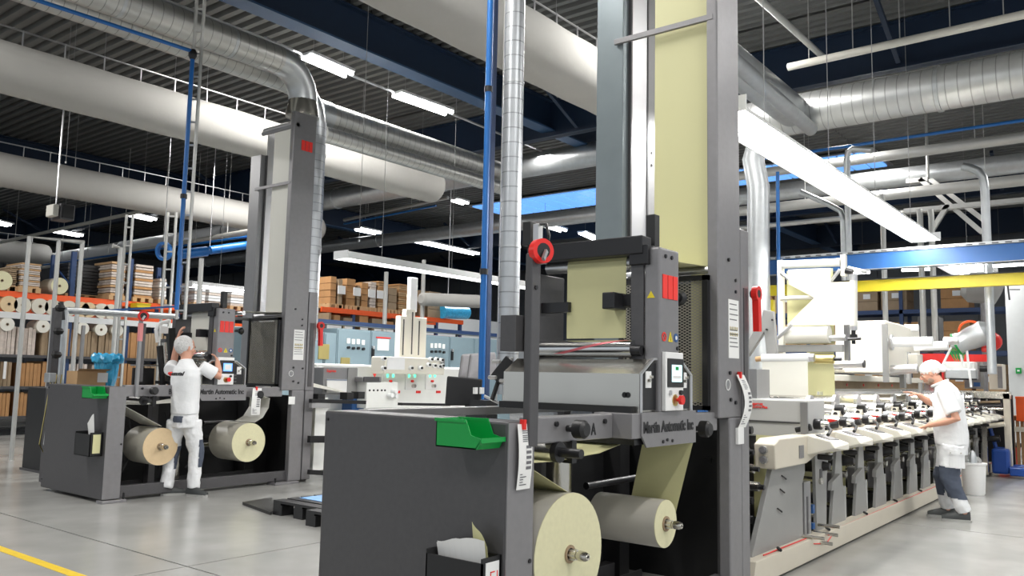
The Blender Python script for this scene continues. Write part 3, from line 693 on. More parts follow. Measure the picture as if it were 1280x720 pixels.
# hanging printed sheets held by red pegs
def hung(name, x, y, z, w_, h, face, label, bow=.02, lean=0):
    t = thing(name, label, 'sheet', (x,y,z)); n = 10; A = []
    for k in range(n+1):
        s_ = k/n; A.append((s_, bow*math.sin(math.pi*s_)+.004, lean*math.sin(math.pi*s_*.9)))
    vs = []; fs = []
    for s_,o_,ln in A:
        zz = z-h*s_
        vs += [(x+ln,y-o_,zz),(x+w_+ln,y-o_,zz-.02*0),(x+w_+ln,y-o_+.0015,zz),(x+ln,y-o_+.0015,zz)]
    for k in range(n):
        a = 4*k; bb = a+4
        for j in range(4): fs.append((a+j,a+(j+1)%4,bb+(j+1)%4,bb+j))
    fs += [(0,1,2,3),(4*n+3,4*n+2,4*n+1,4*n)]
    B().add(vs,fs).build('paper_sheet', m_paper, t)
    def mk(u0,u1,s0,s1,mat,nm):
        k = (s0+s1)/2; o_ = bow*math.sin(math.pi*k)+.006; ln = lean*math.sin(math.pi*k*.9)
        o2 = bow*math.sin(math.pi*s0)+.0062; o3 = bow*math.sin(math.pi*s1)+.0062
        B().hexa([(x+ln+w_*u0,y-o3,z-h*s1),(x+ln+w_*u1,y-o3,z-h*s1),(x+ln+w_*u1,y-o3+.001,z-h*s1),(x+ln+w_*u0,y-o3+.001,z-h*s1),
                  (x+ln+w_*u0,y-o2,z-h*s0),(x+ln+w_*u1,y-o2,z-h*s0),(x+ln+w_*u1,y-o2+.001,z-h*s0),(x+ln+w_*u0,y-o2+.001,z-h*s0)]).build(nm, mat, t)
    random.seed(3)
    for s_ in (.1,.13,.17,.2,.23,.26): mk(.3,.62+.2*random.random(),s_,s_+.012,m_greytext,'print_line')
    for s_ in (.33,.41,.49,.57,.65): mk(.55,.9,s_,s_+.045,m_greytext,'bar_code')
    for s_ in (.76,.8,.84,.88,.92): mk(.15,.3+.35*random.random(),s_,s_+.014,m_greytext,'print_line')
    bx('red_peg', m_red, t, x+w_*.3,x+w_*.45, y-.02,y+.006, z-.025,z+.02)
    return t
hung('label_sheet', XA+.05, YA-.012, 1.235, .1, .29, '', 'long printed label sheet pegged to the foreground cabinet corner', .012)
hung('label_sheet', XA+2.49, YA-.012, 1.49, .13, .36, '', 'curled printed label sheet hanging on the foreground tower post', .03, .07)
hung('label_sheet', XB+1.76, YB-.07, 1.23, .13, .33, '', 'printed label sheet hanging beside the sign of the left machine', .03, -.03)
pk = bx('clip_strip', m_white, None, XA+2.5,XA+2.6, YA-.02,YA-.002, 1.02,1.13); tag(pk, 'small clear clip strip on the foreground tower post under the curled sheet','clip')
# monitor and clutter on top of the foreground cabinet's far end
mo = thing('monitor', 'black flat monitor seen from behind above the foreground cabinet', 'monitor', (4.804,4.200,1.229))
B().hexa([(4.698,4.300,1.215),(4.884,4.100,1.220),(4.932,4.140,1.218),(4.742,4.340,1.213),(4.716,4.300,1.439),(4.896,4.100,1.420),(4.943,4.140,1.419),(4.759,4.340,1.438)]).build('screen_back', m_black, mo, .01)
for px_ in (4.770, 4.845): bx('rating_label', m_white, mo, px_, px_+.04, 4.07,4.085, 1.309,1.358)
B().bar((4.915,4.200,1.258),(4.877,4.100,1.166),.05,.05).build('monitor_arm', m_blackmetal, mo)
B().box(4.877-.05,4.934+.03,4.0,4.2,0,1.262).build('stand_block', m_blackmetal, mo)
sa = thing('swing_arm', 'black machine arm with a white rod above the foreground cabinet', 'arm', (4.330,3.400,1.448))
B().bar((4.321,3.500,1.420),(4.361,3.400,1.555),.06,.09).bar((4.283,3.500,1.288),(4.362,3.500,1.447),.02,.03).build('arm_body', m_black, sa, .006)
B().tube([(4.328,3.600,1.311),(4.303,3.400,1.250)],.01,8).build('white_rod', m_alu, sa)
for p in ((4.209,3.380,1.540), (4.344,3.380,1.560), (4.172,3.380,1.437), (4.289,3.380,1.417)): B().tube([p,(p[0],p[1]+.06,p[2])],.012,8).build('screw', m_alu, sa)
# far side cabinet of the foreground machine: long rail seen behind the cabinet top
fr = bx('side_rail', m_postlight, None, XA+.19, XA+2.2, YA+1.12, YA+1.2, 1.2, 1.25, .004); tag(fr, 'pale rail along the far side of the foreground machine', 'rail')
bx('rail_foot', m_dark, fr, XA+2.1,XA+2.18,YA+1.13,YA+1.19,0,1.2); bx('rail_foot', m_dark, fr, XA+.3,XA+.38,YA+1.13,YA+1.19,0,1.2)


# ================================================ the long label press on the right
pr = thing('printing_press', 'long beige and grey printing press running away on the right', 'machine', (6.1,2.3,0))
def pb(name, mat, x1,x2,y1,y2,z1,z2, bev=0, par=None, **k): return bx(name, mat, par or pr, x1,x2,y1,y2,z1,z2, bev, **k)
PX1 = 16.6
base = B().prism([(5.72,0.02),(5.78,.19),(PX1,.16),(PX1,.02)],1,2.3,2.42).build('base_beam', m_beige, pr, .006)
pb('base_beam', m_beige, 5.8,PX1, 3.3,3.4, .02,.2)
cy('red_hose', m_red, base, (6.0,2.335,.197),(6.9,2.335,.19), .005, 6); cy('red_hose', m_red, base, (7.55,2.31,.18),(PX1,2.31,.17), .005, 6)
B().tube([(6.9,2.335,.19),(7.0,2.3,.14),(7.3,2.295,.1),(7.45,2.3,.14),(7.55,2.31,.18)],.005,6).build('red_hose', m_red, base)
for k in range(6): cy('hose_tie', m_blackmetal, base, (6.25+k*1.15,2.30,.2),(6.3+k*1.15,2.34,.205), .012, 8)
for k,(x,z) in enumerate(((6.95,.2),(7.15,.13),(7.35,.24),(7.3,.18))): cy('mount_rod', m_steel, base, (x,2.2,z),(x,2.4,z), .014, 8)
pb('floor_shade_sheet', m_black, 6.2,PX1, 2.5,3.28, .05,.1)  # black sheet standing in for the shadow on the floor under the press
pb('gap_shade_panel', m_blackmetal, 5.9,PX1, 2.95,3.0, .03,1.05)  # black backing added so the gaps between the frames look dark
# first big end plate
ep = B().prism([(5.88,.16),(6.36,.86),(7.05,.86),(7.05,.7),(6.98,.62),(6.98,.16)],1,2.38,2.42).build('end_plate', m_frame, pr, .003)
for p in ((6.5,.72),(6.46,.62),(6.4,.48)): B().tube([(p[0],2.376,p[1]),(p[0]+.05,2.36,p[1]-.03),(p[0]+.09,2.376,p[1]-.03)],.006,6).build('hook', m_blackmetal, ep)
pb('slot_post', m_postlight, 7.02,7.18, 2.38,2.44, .16,.62); pb('slot', m_dark, 7.08,7.11, 2.375,2.38, .2,.5)
pb('blue_block', m_blue, 7.2,7.25, 2.37,2.42, .35,.42); pb('blue_block', m_blue, 7.2,7.25, 2.37,2.42, .22,.27)
pb('web_drop', m_web, 7.02,7.2, 2.5,2.52, .6,.85)
B().prism([(7.33,.16),(7.31,.86),(7.7,.88),(7.62,.62),(7.58,.16)],1,2.38,2.41).build('frame_plate', m_frame, pr, .003)
pb('rubber_stop', m_dark, 7.42,7.48, 2.374,2.38, .6,.7)
# cap rail and end box with its two sockets
cap = B().prism([(6.12,.8),(6.1,.98),(6.2,1.02),(PX1,1.02),(PX1,.86),(7.2,.88),(6.8,.8)],1,2.28,2.44).build('cap_rail', m_beige, pr, .01)
pb('vent', m_post, 6.62,6.72, 2.274,2.28, .85,.95, 0, cap)
for z in (.87,.94): B().tube([(6.1,2.36,z),(6.07,2.36,z)],.03,14).build('socket', m_alu, cap); B().tube([(6.072,2.36,z),(6.06,2.36,z)],.02,12).build('socket', m_post, cap)
U = 7.02; PITCH = .72; NU = 13
shared = {}
def unit(k):
    x = U+PITCH*k
    u = []
    def q(nm, mesh_builder, mat, bev=0):
        if nm not in shared:
            o = mesh_builder().build(nm.rstrip('0123456789'), mat, pr, bev); shared[nm] = o
        else:
            o = shared[nm].copy(); C.objects.link(o); o.parent = pr
            o.matrix_parent_inverse = shared[nm].matrix_parent_inverse.copy(); o.location = (PITCH*k,0,0)
    X = U
    q('console', lambda: B().hexa([(X-.2,2.06,.93),(X+.17,2.06,.9),(X+.17,2.3,.86),(X-.2,2.3,.86),(X-.2,2.1,.985),(X+.17,2.06,.955),(X+.17,2.3,1.03),(X-.2,2.3,1.03)]), m_beigew, .008)
    q('console_display', lambda: B().hexa([(X-.12,2.13,.988),(X+.1,2.12,.978),(X+.1,2.24,1.016),(X-.12,2.24,1.02),(X-.12,2.13,.993),(X+.1,2.12,.985),(X+.1,2.24,1.022),(X-.12,2.24,1.026)]), m_dark)
    q('anilox_shaft', lambda: B().tube([(X+.1,3.0,1.1),(X+.1,2.42,1.1),(X+.1,2.3,1.1),(X+.1,2.2,1.1)],[.055,.055,.03,.024],14), m_chrome)
    q('shaft_knob', lambda: B().tube([(X+.12,2.3,.83),(X+.12,2.2,.83),(X+.12,2.18,.83)],[.024,.024,.014],12), m_blackmetal)
    q('upper_shaft', lambda: B().tube([(X+.3,3.0,1.2),(X+.3,2.5,1.2),(X+.3,2.32,1.2)],[.05,.035,.022],14), m_alu)
    q('shaft_collar', lambda: B().tube([(X+.3,2.42,1.2),(X+.3,2.34,1.2)],.05,14), m_blackmetal); q('shaft_collar2', lambda: B().tube([(X+.1,2.32,1.1),(X+.1,2.26,1.1)],.045,14), m_blackmetal)
    q('drum_end', lambda: B().tube([(X+.42,2.47,1.25),(X+.42,2.44,1.25)],.085,24), m_alu)
    q('print_drum', lambda: B().tube([(X+.42,2.95,1.25),(X+.42,2.47,1.25)],.078,24), m_steel)
    q('ink_bracket', lambda: B().prism([(X+.16,1.02),(X+.3,1.02),(X+.34,1.14),(X+.26,1.2),(X+.2,1.13)],1,2.36,2.44), m_beige, .004)
    q('red_block', lambda: B().box(X+.0,X+.06,2.34,2.4,1.05,1.12), m_red)
    q('air_pipe', lambda: B().tube([(X+.2,2.3,1.12),(X+.12,2.24,1.1),(X+.02,2.16,1.06),(X-.12,2.14,1.03)],.014,8), m_black)
    q('valve_cluster', lambda: B().tube([(X-.05,2.42,1.05),(X-.05,2.3,1.08)],.03,10).tube([(X+.22,2.4,1.16),(X+.35,2.4,1.16)],.02,8), m_blackmetal)
    q('ink_tray', lambda: B().prism([(X+.1,.98),(X+.45,.98),(X+.5,1.04),(X+.05,1.04)],1,2.44,2.9), m_steel)
    # lower half
    q('frame_plate2', lambda: B().prism([(X+.7,.165),(X+.9,.88),(X+1.03,.88),(X+1.05,.6),(X+1.13,.165)],1,2.38,2.41), m_frame, .003) if k < NU-1 else None
    q('arm_bracket', lambda: B().prism([(X+.6,.5),(X+.62,.57),(X+.86,.63),(X+.9,.6),(X+.82,.52),(X+.7,.5)],1,2.34,2.38), m_frame, .003) if k < NU-1 else None
    q('doctor_unit', lambda: B().box(X+.95,X+1.12,2.42,2.52,.35,.62).box(X+.99,X+1.08,2.40,2.44,.58,.72), m_post, .01)
    q('white_guard', lambda: B().prism([(X+1.04,.5),(X+1.22,.56),(X+1.16,.36),(X+1.1,.34)],1,2.43,2.5), m_white)
    q('tension_rod', lambda: B().tube([(X+1.22,2.42,.17),(X+1.22,2.42,.48)],.02,8), m_galvl)
    q('lower_roller', lambda: B().tube([(X+.5,2.95,.72),(X+.5,2.45,.72),(X+.5,2.32,.72)],[.06,.06,.03],14).tube([(X+.62,2.95,.42),(X+.62,2.45,.42)],.05,12), m_blackmetal)
    q('lower_shaft', lambda: B().tube([(X+.4,2.95,.6),(X+.4,2.36,.6)],.03,10).tube([(X+.58,2.9,.82),(X+.58,2.35,.82)],.022,8).tube([(X+.44,2.9,.3),(X+.44,2.42,.3)],.025,8), m_steel)
    q('yellow_web_strip', lambda: B().box(X+.28,X+.29,2.55,2.92,.25,.8), m_web)
for k in range(NU): unit(k)
# entry side rollers seen just right of the tower post
for i,(px_,z,rr) in enumerate(((5.95,.93,.035),(5.95,.8,.03),(5.95,.66,.032))):
    cy('entry_roller', m_chrome, pr, (px_+.1*i,3.2,z),(px_+.1*i,2.6,z), rr+.01, 14); cy('entry_shaft', m_blackmetal, pr, (px_+.1*i,2.6,z),(px_+.1*i,2.38,z), rr*.6, 12); cy('entry_collar', m_steel, pr, (px_+.1*i,2.5,z),(px_+.1*i,2.42,z), rr*1.1, 14)
pb('entry_web', m_web, 6.2,6.21, 2.62,3.0, .3,1.1); pb('entry_bar', m_blackmetal, 5.7,6.3, 2.6,2.66, .85,.89)
for z in (.42,.56,1.08): cy('cross_rod', m_blackmetal, pr, (6.1,3.2,z),(6.1,2.45,z), .03, 10)
# light grey cabinet with red lettering over the entry
ec = pb('entry_cabinet', m_postlight, 6.95,7.4, 2.318,2.921,0.982,1.298, .012); ec.data.materials[0] = m_cabgrey
B().box(6.94,6.95,2.380,2.886,1.103,1.117).build('seam', m_dark, ec)
B().box(6.93,6.95,2.312,2.371,0.998,1.281).build('side_panel', m_postlight, ec)
text('Express', (6.945,2.804,1.245), .035, m_red2, ec, '-x', .001); text('Series Plus', (6.945,2.783,1.219), .03, m_red2, ec, '-x', .001)
pb('lower_web', m_web, 6.9,6.91, 2.393,2.739,0.923,0.996)
pb('socket_box', m_postlight, 7.0,7.3, 2.767,2.968,1.280,1.552); 
# turn bar tower
tt = thing('turnbar_tower', 'cream turnbar frame with white and yellow web standing on the press', 'machine', (8.2,2.6,1.3))
def tb(nm, mat, x, d, *r, bev=0): return bx(nm, mat, tt, x, x+d, *r, bev)
tb('upright', m_beigew, 8.2,.06, 2.960,3.017,1.694,2.669, bev=.006); tb('upright', m_beigew, 8.2,.06, 2.347,2.399,2.471,2.681, bev=.006); tb('upright', m_postlight, 8.25,.06, 2.348,2.393,1.620,2.008, bev=.004)
tb('lower_bar', m_frame, 8.18,.05, 2.386,3.022,1.742,1.812, bev=.004)
for a,b_,r,mt in (((8.200,2.962,2.619),(8.200,2.399,2.605),.04,m_reflector),((8.200,2.983,2.280),(8.200,2.556,2.278),.022,m_beigew),((8.200,2.931,1.909),(8.200,2.510,1.911),.085,m_webwhite),((8.200,2.511,1.872),(8.200,2.362,1.878),.03,m_alu)):
    cy('cross_roller', mt, tt, a, b_, r, 18)
for a,b_ in (((8.200,2.979,2.539),(8.200,2.788,2.375)),((8.200,2.400,2.535),(8.200,2.493,2.424)),((8.100,3.000,1.865),(8.100,2.838,2.005)),((8.200,2.325,2.546),(8.200,2.158,2.497))): cy('brace_rod', m_alu, tt, a, b_, .018, 10)
tb('yellow_web', m_web, 8.3,.004, 2.497,2.954,1.824,2.566); tb('yellow_web_lower', m_web, 8.32,.004, 2.509,2.772,1.277,1.746)
# white web: folded over the diagonal bar
B().prism([(2.888,2.560),(2.475,2.550),(2.478,2.410),(2.255,2.406),(2.264,1.996),(2.912,2.002),(2.633,2.269),(2.882,2.415)],0,8.15,8.153).build('white_web', m_webwhite, tt)
B().tube([(8.150,2.263,2.414),(8.150,2.272,1.981)],.035,16).build('turn_roller', m_webwhite, tt)
B().tube([(8.150,2.261,2.475),(8.150,2.263,2.414)],.036,16).build('roller_cap', m_alu, tt); B().tube([(8.150,2.272,1.981),(8.150,2.273,1.943)],.034,16).build('roller_cap', m_alu, tt)
B().tube([(8.150,2.273,1.943),(8.150,2.274,1.905),(8.150,2.274,1.905),(8.150,2.274,1.875),(8.150,2.274,1.875),(8.150,2.276,1.815)],[.02,.02,.035,.035,.018,.018],12).build('roller_mount', m_blackmetal, tt)
B().tube([(8.200,2.348,2.524),(8.200,2.282,2.505)],.03,12).build('roller_mount', m_blackmetal, tt); cy('knob', m_blackmetal, tt, (8.100,2.311,1.858),(8.100,2.196,1.864),.014,8)
lr = thing('paper_web', 'cream web hanging from the roller above the light grey press cabinet', 'paper web', (7.6,2.6,1.3))
cy('web_roller', m_reflector, lr, (7.600,2.947,1.661), (7.600,2.508,1.670), .04, 20); cy('roller_end', m_alu, lr, (7.600,2.508,1.670), (7.600,2.465,1.670), .036, 20)
cy('roller_shaft', m_card2, lr, (7.600,3.009,1.653), (7.600,2.947,1.661), .025, 12)
bx('web_sheet', m_webwhite, lr, 7.575,7.578, 2.518,2.941,1.289,1.647)
cy('olive_roller', m_brass, lr, (7.800,2.530,1.661), (7.800,2.349,1.662), .04, 16); cy('roller_shaft', m_blackmetal, lr, (7.800,2.349,1.662), (7.800,2.286,1.662), .015, 10)
# grey arm left of the tower
B().prism([(3.126,1.840),(2.997,2.030),(2.972,2.129),(2.879,2.110),(2.846,1.694),(2.946,1.694),(2.967,1.915),(3.128,1.679)],0,7.7,7.76).build('support_arm', m_frame, pr, .006)
for p in ((7.690,2.932,1.936),(7.690,2.876,2.026)): cy('bolt', m_blackmetal, pr, p, (p[0]-.02,p[1],p[2]), .01, 8)
cy('long_roller', m_alu, pr, (8.000,2.411,1.615), (8.000,2.153,1.624), .035, 18); cy('roller_end', m_dark, pr, (8.000,2.153,1.624), (8.000,2.139,1.624), .036, 18)
# upper deck: steel trough, ledge, drying boxes and rollers
pb('steel_trough', m_steel, 8.0,PX1, 2.98,3.0, 1.1,1.47); pb('steel_lid', m_clear, 8.2,PX1, 2.62,2.64, 1.16,1.36)
pb('cream_ledge', m_beigew, 8.0,14.4, 2.86,3.0, 1.47,1.54, .006); pb('brown_strip', m_card3, 8.4,14.4, 2.97,2.98, 1.38,1.47)
for k in range(6): pb('red_dot', m_red, 8.9+k*.7,8.93+k*.7, 2.96,2.97, 1.41,1.44)
pb('rail_plate', m_steel, 9.2,12.6, 2.9,3.0, 1.56,1.6); pb('rail_plate', m_dark, 9.2,12.6, 2.92,3.0, 1.6,1.66)
def wbx(nm, X, d, *r, lab=None):
    o = pb(nm, m_beigew, X, X+d, *r, .015); return o
wbx('drying_box', 10.0, 1.0, 2.445,3.000,1.567,2.164); wbx('drying_box', 12.1, .9, 2.716,3.032,1.641,2.228)
pb('end_strip', m_postlight, 9.99,10.02, 2.422,2.481,1.463,2.121); 
for a,b_,r,mt in (((10.200,2.450,1.922),(10.200,1.998,1.927),.055,m_reflector),((11.400,2.446,1.924),(11.400,2.064,1.932),.055,m_reflector),((10.200,2.467,1.610),(10.200,2.162,1.623),.05,m_alu),((12.500,2.798,2.228),(12.500,2.624,2.224),.05,m_reflector),((11.500,2.125,1.997),(11.500,1.964,1.995),.05,m_alu)):
    cy('idler_roller', mt, pr, a, b_, r, 18)
cy('roller_hub', m_alu, pr, (10.200,2.484,1.922), (10.200,2.416,1.922), .09, 18)
pb('upright_bar', m_frame, 11.0,11.1,2.485,2.540,1.400,1.879); pb('upright_bar', m_frame, 12.0,12.1,2.642,2.681,1.450,1.875); pb('upright_bar', m_frame, 10.9,11.0,2.283,2.310,1.263,1.472)
B().tube([(10.900,2.492,1.875),(10.900,2.522,1.778),(10.900,2.478,1.720),(10.900,2.517,1.623)],.02,8).build('cable', m_black, pr)
pb('small_box', m_beigew, 11.2,11.5, 2.372,2.481,1.649,1.827, .01)


# ================================================ the white press behind the left machine
wp_ = thing('printing_press', 'white printing press in the middle distance behind the left machine', 'machine', (9.5,9.6,0))
def wbk(nm, mat, d, *r, bev=0, par=None, **k): return bx(nm, mat, par or wp_, r[0],r[1], r[2],r[2]+d, r[3],r[4], bev, **k)
def Y_(Y, x0,x1,z0,z1): return (x0,x1,Y,z0,z1)
m_pw = M('press_white', (.82,.83,.8), .4, 0, .04)
wbk('long_body', m_pw, .6, *Y_(9.9,7.956,11.578,0.863,1.577), bev=.03); wbk('body_foot', m_pw, .5, *Y_(9.95,8.025,11.673,.02,1.0))
c1 = wbk('entry_cabinet', m_postlight, .3, *Y_(9.5,7.787,8.436,1.128,1.524), bev=.015)
wbk('cabinet_window', m_white, .01, *Y_(9.485,7.847,8.221,1.152,1.349), par=c1); wbk('cabinet_side', m_frame, .01, *Y_(9.485,8.232,8.403,1.139,1.517), par=c1)
text('Express', (7.850,7.983) and (7.828,9.478,1.451), .055, m_red2, c1, '-y', .001)
wbk('blue_seam', m_blue, .005, *Y_(9.475,7.834,8.208,1.333,1.343), par=c1)
c2 = wbk('control_console', m_pw, .4, *Y_(9.3,8.441,9.081,0.927,1.311), bev=.01)
wbk('console_head', m_postlight, .3, *Y_(9.32,8.367,8.751,1.310,1.393), bev=.01); wbk('keypad', m_dark, .02, *Y_(9.29,8.379,8.683,1.328,1.393), par=c2)
for px_ in (8.498,8.579,8.658,8.742,8.809):
    cy('push_button', m_blackmetal, c2, (px_,9.29,1.192),(px_,9.3,1.192), .015, 8)
B().prism([(8.552,1.440),(8.616,1.440),(8.587,1.381)],1,9.29,9.3).build('red_triangle', m_red2, c2)
wbk('tower_plate', m_beigew, .12, *Y_(9.8,9.578,10.198,1.718,2.395), bev=.01); wbk('tower_plate', m_beigew, .1, *Y_(9.9,10.145,10.242,1.727,2.159))
wbk('tower_top', m_beigew, .1, *Y_(9.8,9.705,9.911,2.391,2.511)); wbk('tower_post', m_reflector, .08, *Y_(9.82,9.803,9.973,2.479,3.056), bev=.01)
for a in ((9.641,9.659,1.750,2.340),(10.005,10.024,1.762,2.337),(9.841,9.860,1.770,2.473)): wbk('guide_slot', m_dark, .01, *Y_(9.79,*a))
br = wbk('roller_bridge', m_beigew, .3, *Y_(9.45,8.915,10.297,1.441,1.709), bev=.02)
wbk('bridge_end', m_postlight, .02, *Y_(9.42,10.184,10.262,1.556,1.715), par=br)
wbk('white_web', m_reflector, .01, *Y_(9.38,8.914,9.292,1.509,1.695))
for p in ((8.879,9.400,1.676),(8.886,9.400,1.529),(9.929,9.400,1.694),(10.063,9.400,1.697),(10.179,9.400,1.687),(9.877,9.400,1.601),(10.010,9.400,1.591),(10.126,9.400,1.581),(10.203,9.400,1.595),(9.475,9.400,1.541),(9.693,9.400,1.546)):
    r_ = .035; B().tube([(p[0],9.45,p[2]),(p[0],9.4,p[2])],r_,12).build('roller', m_reflector, wp_); B().tube([(p[0],9.4,p[2]),(p[0],9.38,p[2])],.02,10).build('roller_end', m_blackmetal, wp_)
m_led = M('green_led', (.1,.8,.4), .4, 0, 0, emit=1.5)
for p in ((9.405,9.850,1.432),(9.529,9.850,1.434),(9.896,9.850,1.439),(10.028,9.850,1.441),(10.396,9.850,1.446),(10.516,9.850,1.448)):
    bx('indicator', m_led if p[0] < 12.3 else m_dark, wp_, p[0]-.02,p[0]+.02, 9.87,9.89, p[2]-.05,p[2]+.05)
for p in ((9.464,9.850,1.304),(9.958,9.850,1.307),(10.442,9.850,1.310)):
    bx('unit_plate', m_white, wp_, p[0]-.14,p[0]+.14, 9.88,9.9, p[2]-.12,p[2]+.2, .005); cy('valve', m_red, wp_, (p[0],9.84,p[2]+.02),(p[0],9.88,p[2]+.02), .02, 8); cy('gauge', m_steel, wp_, (p[0]+.03,9.82,p[2]-.06),(p[0]+.03,9.88,p[2]-.06), .03, 10)
for p in ((9.652,9.850,1.149),(10.137,9.850,1.148),(10.630,9.850,1.147)): bx('red_lettered_plate', m_red, wp_, p[0]-.05,p[0]+.05, 9.88,9.895, p[2]-.02,p[2]+.02)
for p in ((8.959,9.300,1.178),(8.980,9.300,1.105),(8.879,9.300,1.118)): B().tube([(p[0],9.6,p[2]),(p[0],9.2,p[2])],.035,14).build('outfeed_roller', m_reflector, wp_)
B().bar((9.139,9.300,0.982),(10.239,9.300,0.954),.1,.04).build('lower_ledge', m_blackmetal, wp_)
B().bar((7.096,8.900,1.067),(8.053,8.900,1.034),.06,.05).build('entry_bar', m_blackmetal, wp_)
B().bar((7.100,8.900,1.004),(7.395,8.900,0.999),.06,.06).build('entry_roll', m_alu, wp_); B().bar((7.099,8.900,0.565),(7.559,8.900,0.544),.06,.09).build('entry_bar', m_blackmetal, wp_)
B().bar((7.123,8.900,0.139),(7.584,8.900,0.082),.06,.06).build('entry_bar', m_blackmetal, wp_)
wbk('entry_base', m_pw, .1, *Y_(9.1,7.349,7.555,.12,1.1))
B().hexa([(7.162,9.000,1.307),(8.009,9.300,1.180),(8.010,9.300,1.157),(7.165,9.000,1.254),(7.480,9.400,1.301),(8.354,9.700,1.169),(8.355,9.700,1.145),(7.483,9.400,1.245)]).build('incoming_web', m_webwhite, wp_)
for p in ((7.321,9.000,1.104),(7.827,9.000,1.122),(8.033,9.000,1.132)): bx('clamp', m_black, wp_, p[0]-.06,p[0]+.06, 8.95,9.1, p[2]-.05,p[2]+.05)
dr = bx('blue_drum', m_blue, None, 8.35,8.6, 9.5,9.75, 0,1.15, .03); tag(dr, 'blue drum glimpsed between the left tower and the white press', 'drum')
ch = thing('yellow_chain', 'yellow chain hanging behind the left tower post', 'chain', (7.280,9.100,0.640))
for k in range(14): B().ring((7.267,9.100,0.865)[0:1]+(9.1,1.05-.055*k),(1,0,0) if k%2 else (0,1,0),.012,.02,.008,10).build('chain_link', m_yellow, ch)

# ================================================ electrical cabinets
cabs = [(8.437,10.230,2.2),(10.247,10.539,2.2),(10.547,11.413,2.3),(11.421,12.446,2.3),(12.454,13.760,2.3),(13.772,14.597,2.3),(14.607,16.011,2.3)]
lab = ['broad blue grey cabinet beside the left tower','narrow blue grey cabinet next to the broad one','blue grey cabinet door with four white topped switches, left of the poster','blue grey cabinet door carrying a white poster with a red heading','blue grey cabinet with four switches just right of the cream press tower','blue grey cabinet with a black handle right of the second row of switches','last blue grey cabinet towards the blue conduit']
CB = []
for (a,b_,zt),l in zip(cabs,lab):
    c_ = thing('electrical_cabinet', l, 'cabinet', (a,12.5,0), 'row of blue grey electrical cabinets'); CB.append(c_)
    bx('cabinet_body', m_cab, c_, a,b_,12.52,13.1,0,zt, .01); bx('cabinet_door', m_cab, c_, a+.02,b_-.02,12.5,12.52,.1,zt-.03, .006)
bx('vent_grille', m_brass, CB[0], 10.094,10.342,12.48,12.5,1.690,1.976); bx('vent_grille', m_brass, CB[2], 10.645,10.866,12.48,12.5,1.612,1.735)
for cbn, pts in ((2,[((10.814,12.490,2.064)),((10.938,12.490,2.054)),((11.065,12.490,2.060)),((11.198,12.490,2.050))]),(4,[((13.167,12.490,2.068)),((13.294,12.490,2.073)),((13.422,12.490,2.078)),((13.552,12.490,2.066))])):
    for p in pts:
        bx('switch_label', m_white, CB[cbn], p[0]-.036,p[0]+.036,12.48,12.5,p[2]-.05,p[2]+.05); cy('switch_knob', m_blackmetal, CB[cbn], (p[0],12.45,p[2]-.13),(p[0],12.5,p[2]-.13), .028, 12)
bx('poster', m_white, CB[3], 11.586,11.895,12.485,12.5,1.911,2.139); bx('poster_heading', m_red, CB[3], 11.546,11.933,12.48,12.5,2.156,2.180)
for cbn,p in ((3,(11.454,12.480,1.869)),(5,(13.824,12.480,1.898))): bx('door_handle', m_blackmetal, CB[cbn], p[0]-.02,p[0]+.03,12.46,12.5,p[2]-.13,p[2]+.08); bx('handle_plate', m_alu, CB[cbn], p[0]-.02,p[0]+.03,12.455,12.5,p[2]+.06,p[2]+.12)
rr = thing('cable_tray', 'blue cable tray along the top of the electrical cabinets', 'cable tray', (10.4,12.9,2.42)); bx('tray_side', m_rackblue, rr, 10.2,17.5,12.9,12.93,2.4,2.48); bx('tray_side', m_rackblue, rr, 10.2,17.5,13.1,13.13,2.4,2.48); bx('tray_base', m_bluegrey, rr, 10.2,17.5,12.9,13.13,2.39,2.4)
for x in (10.6,12.5,14.5,16.5): bx('tray_foot', m_dark, rr, x,x+.05,12.95,13.0,2.3,2.39)

# swivel chairs
for i,(p,l) in enumerate((((8.657,7.500,1.599),'grey chair backrest seen just left of the blue conduit'),((8.254,7.000,1.594),'second grey chair backrest, partly behind the blue conduit'))):
    t = thing('swivel_chair', l, 'chair', (p[0],p[1],0), 'grey swivel chairs by the white press'); x,y = p[0],p[1]; zb = p[2]
    B().hexa([(x-.2,y,zb-.2),(x+.2,y-.2,zb-.2),(x+.24,y-.14,zb-.2),(x-.16,y+.06,zb-.2),(x-.14,y,zb+.13),(x+.16,y-.18,zb+.16),(x+.19,y-.12,zb+.16),(x-.11,y+.06,zb+.13)]).build('backrest', m_post, t, .03)
    bx('seat', m_post, t, x-.2,x+.3,y-.1,y+.4,.9,.98,.03); cy('gas_column', m_blackmetal, t, (x,y+.1,.1),(x,y+.1,.9), .03, 10); cy('back_stem', m_blackmetal, t, (x-.02,y+.02,.85),(x,y+.02,zb-.1), .015, 8)
    for k in range(5): B().bar((x,y+.1,.1),(x+.3*math.cos(k*1.257),y+.1+.3*math.sin(k*1.257),.04),.04,.03).build('foot', m_blackmetal, t)

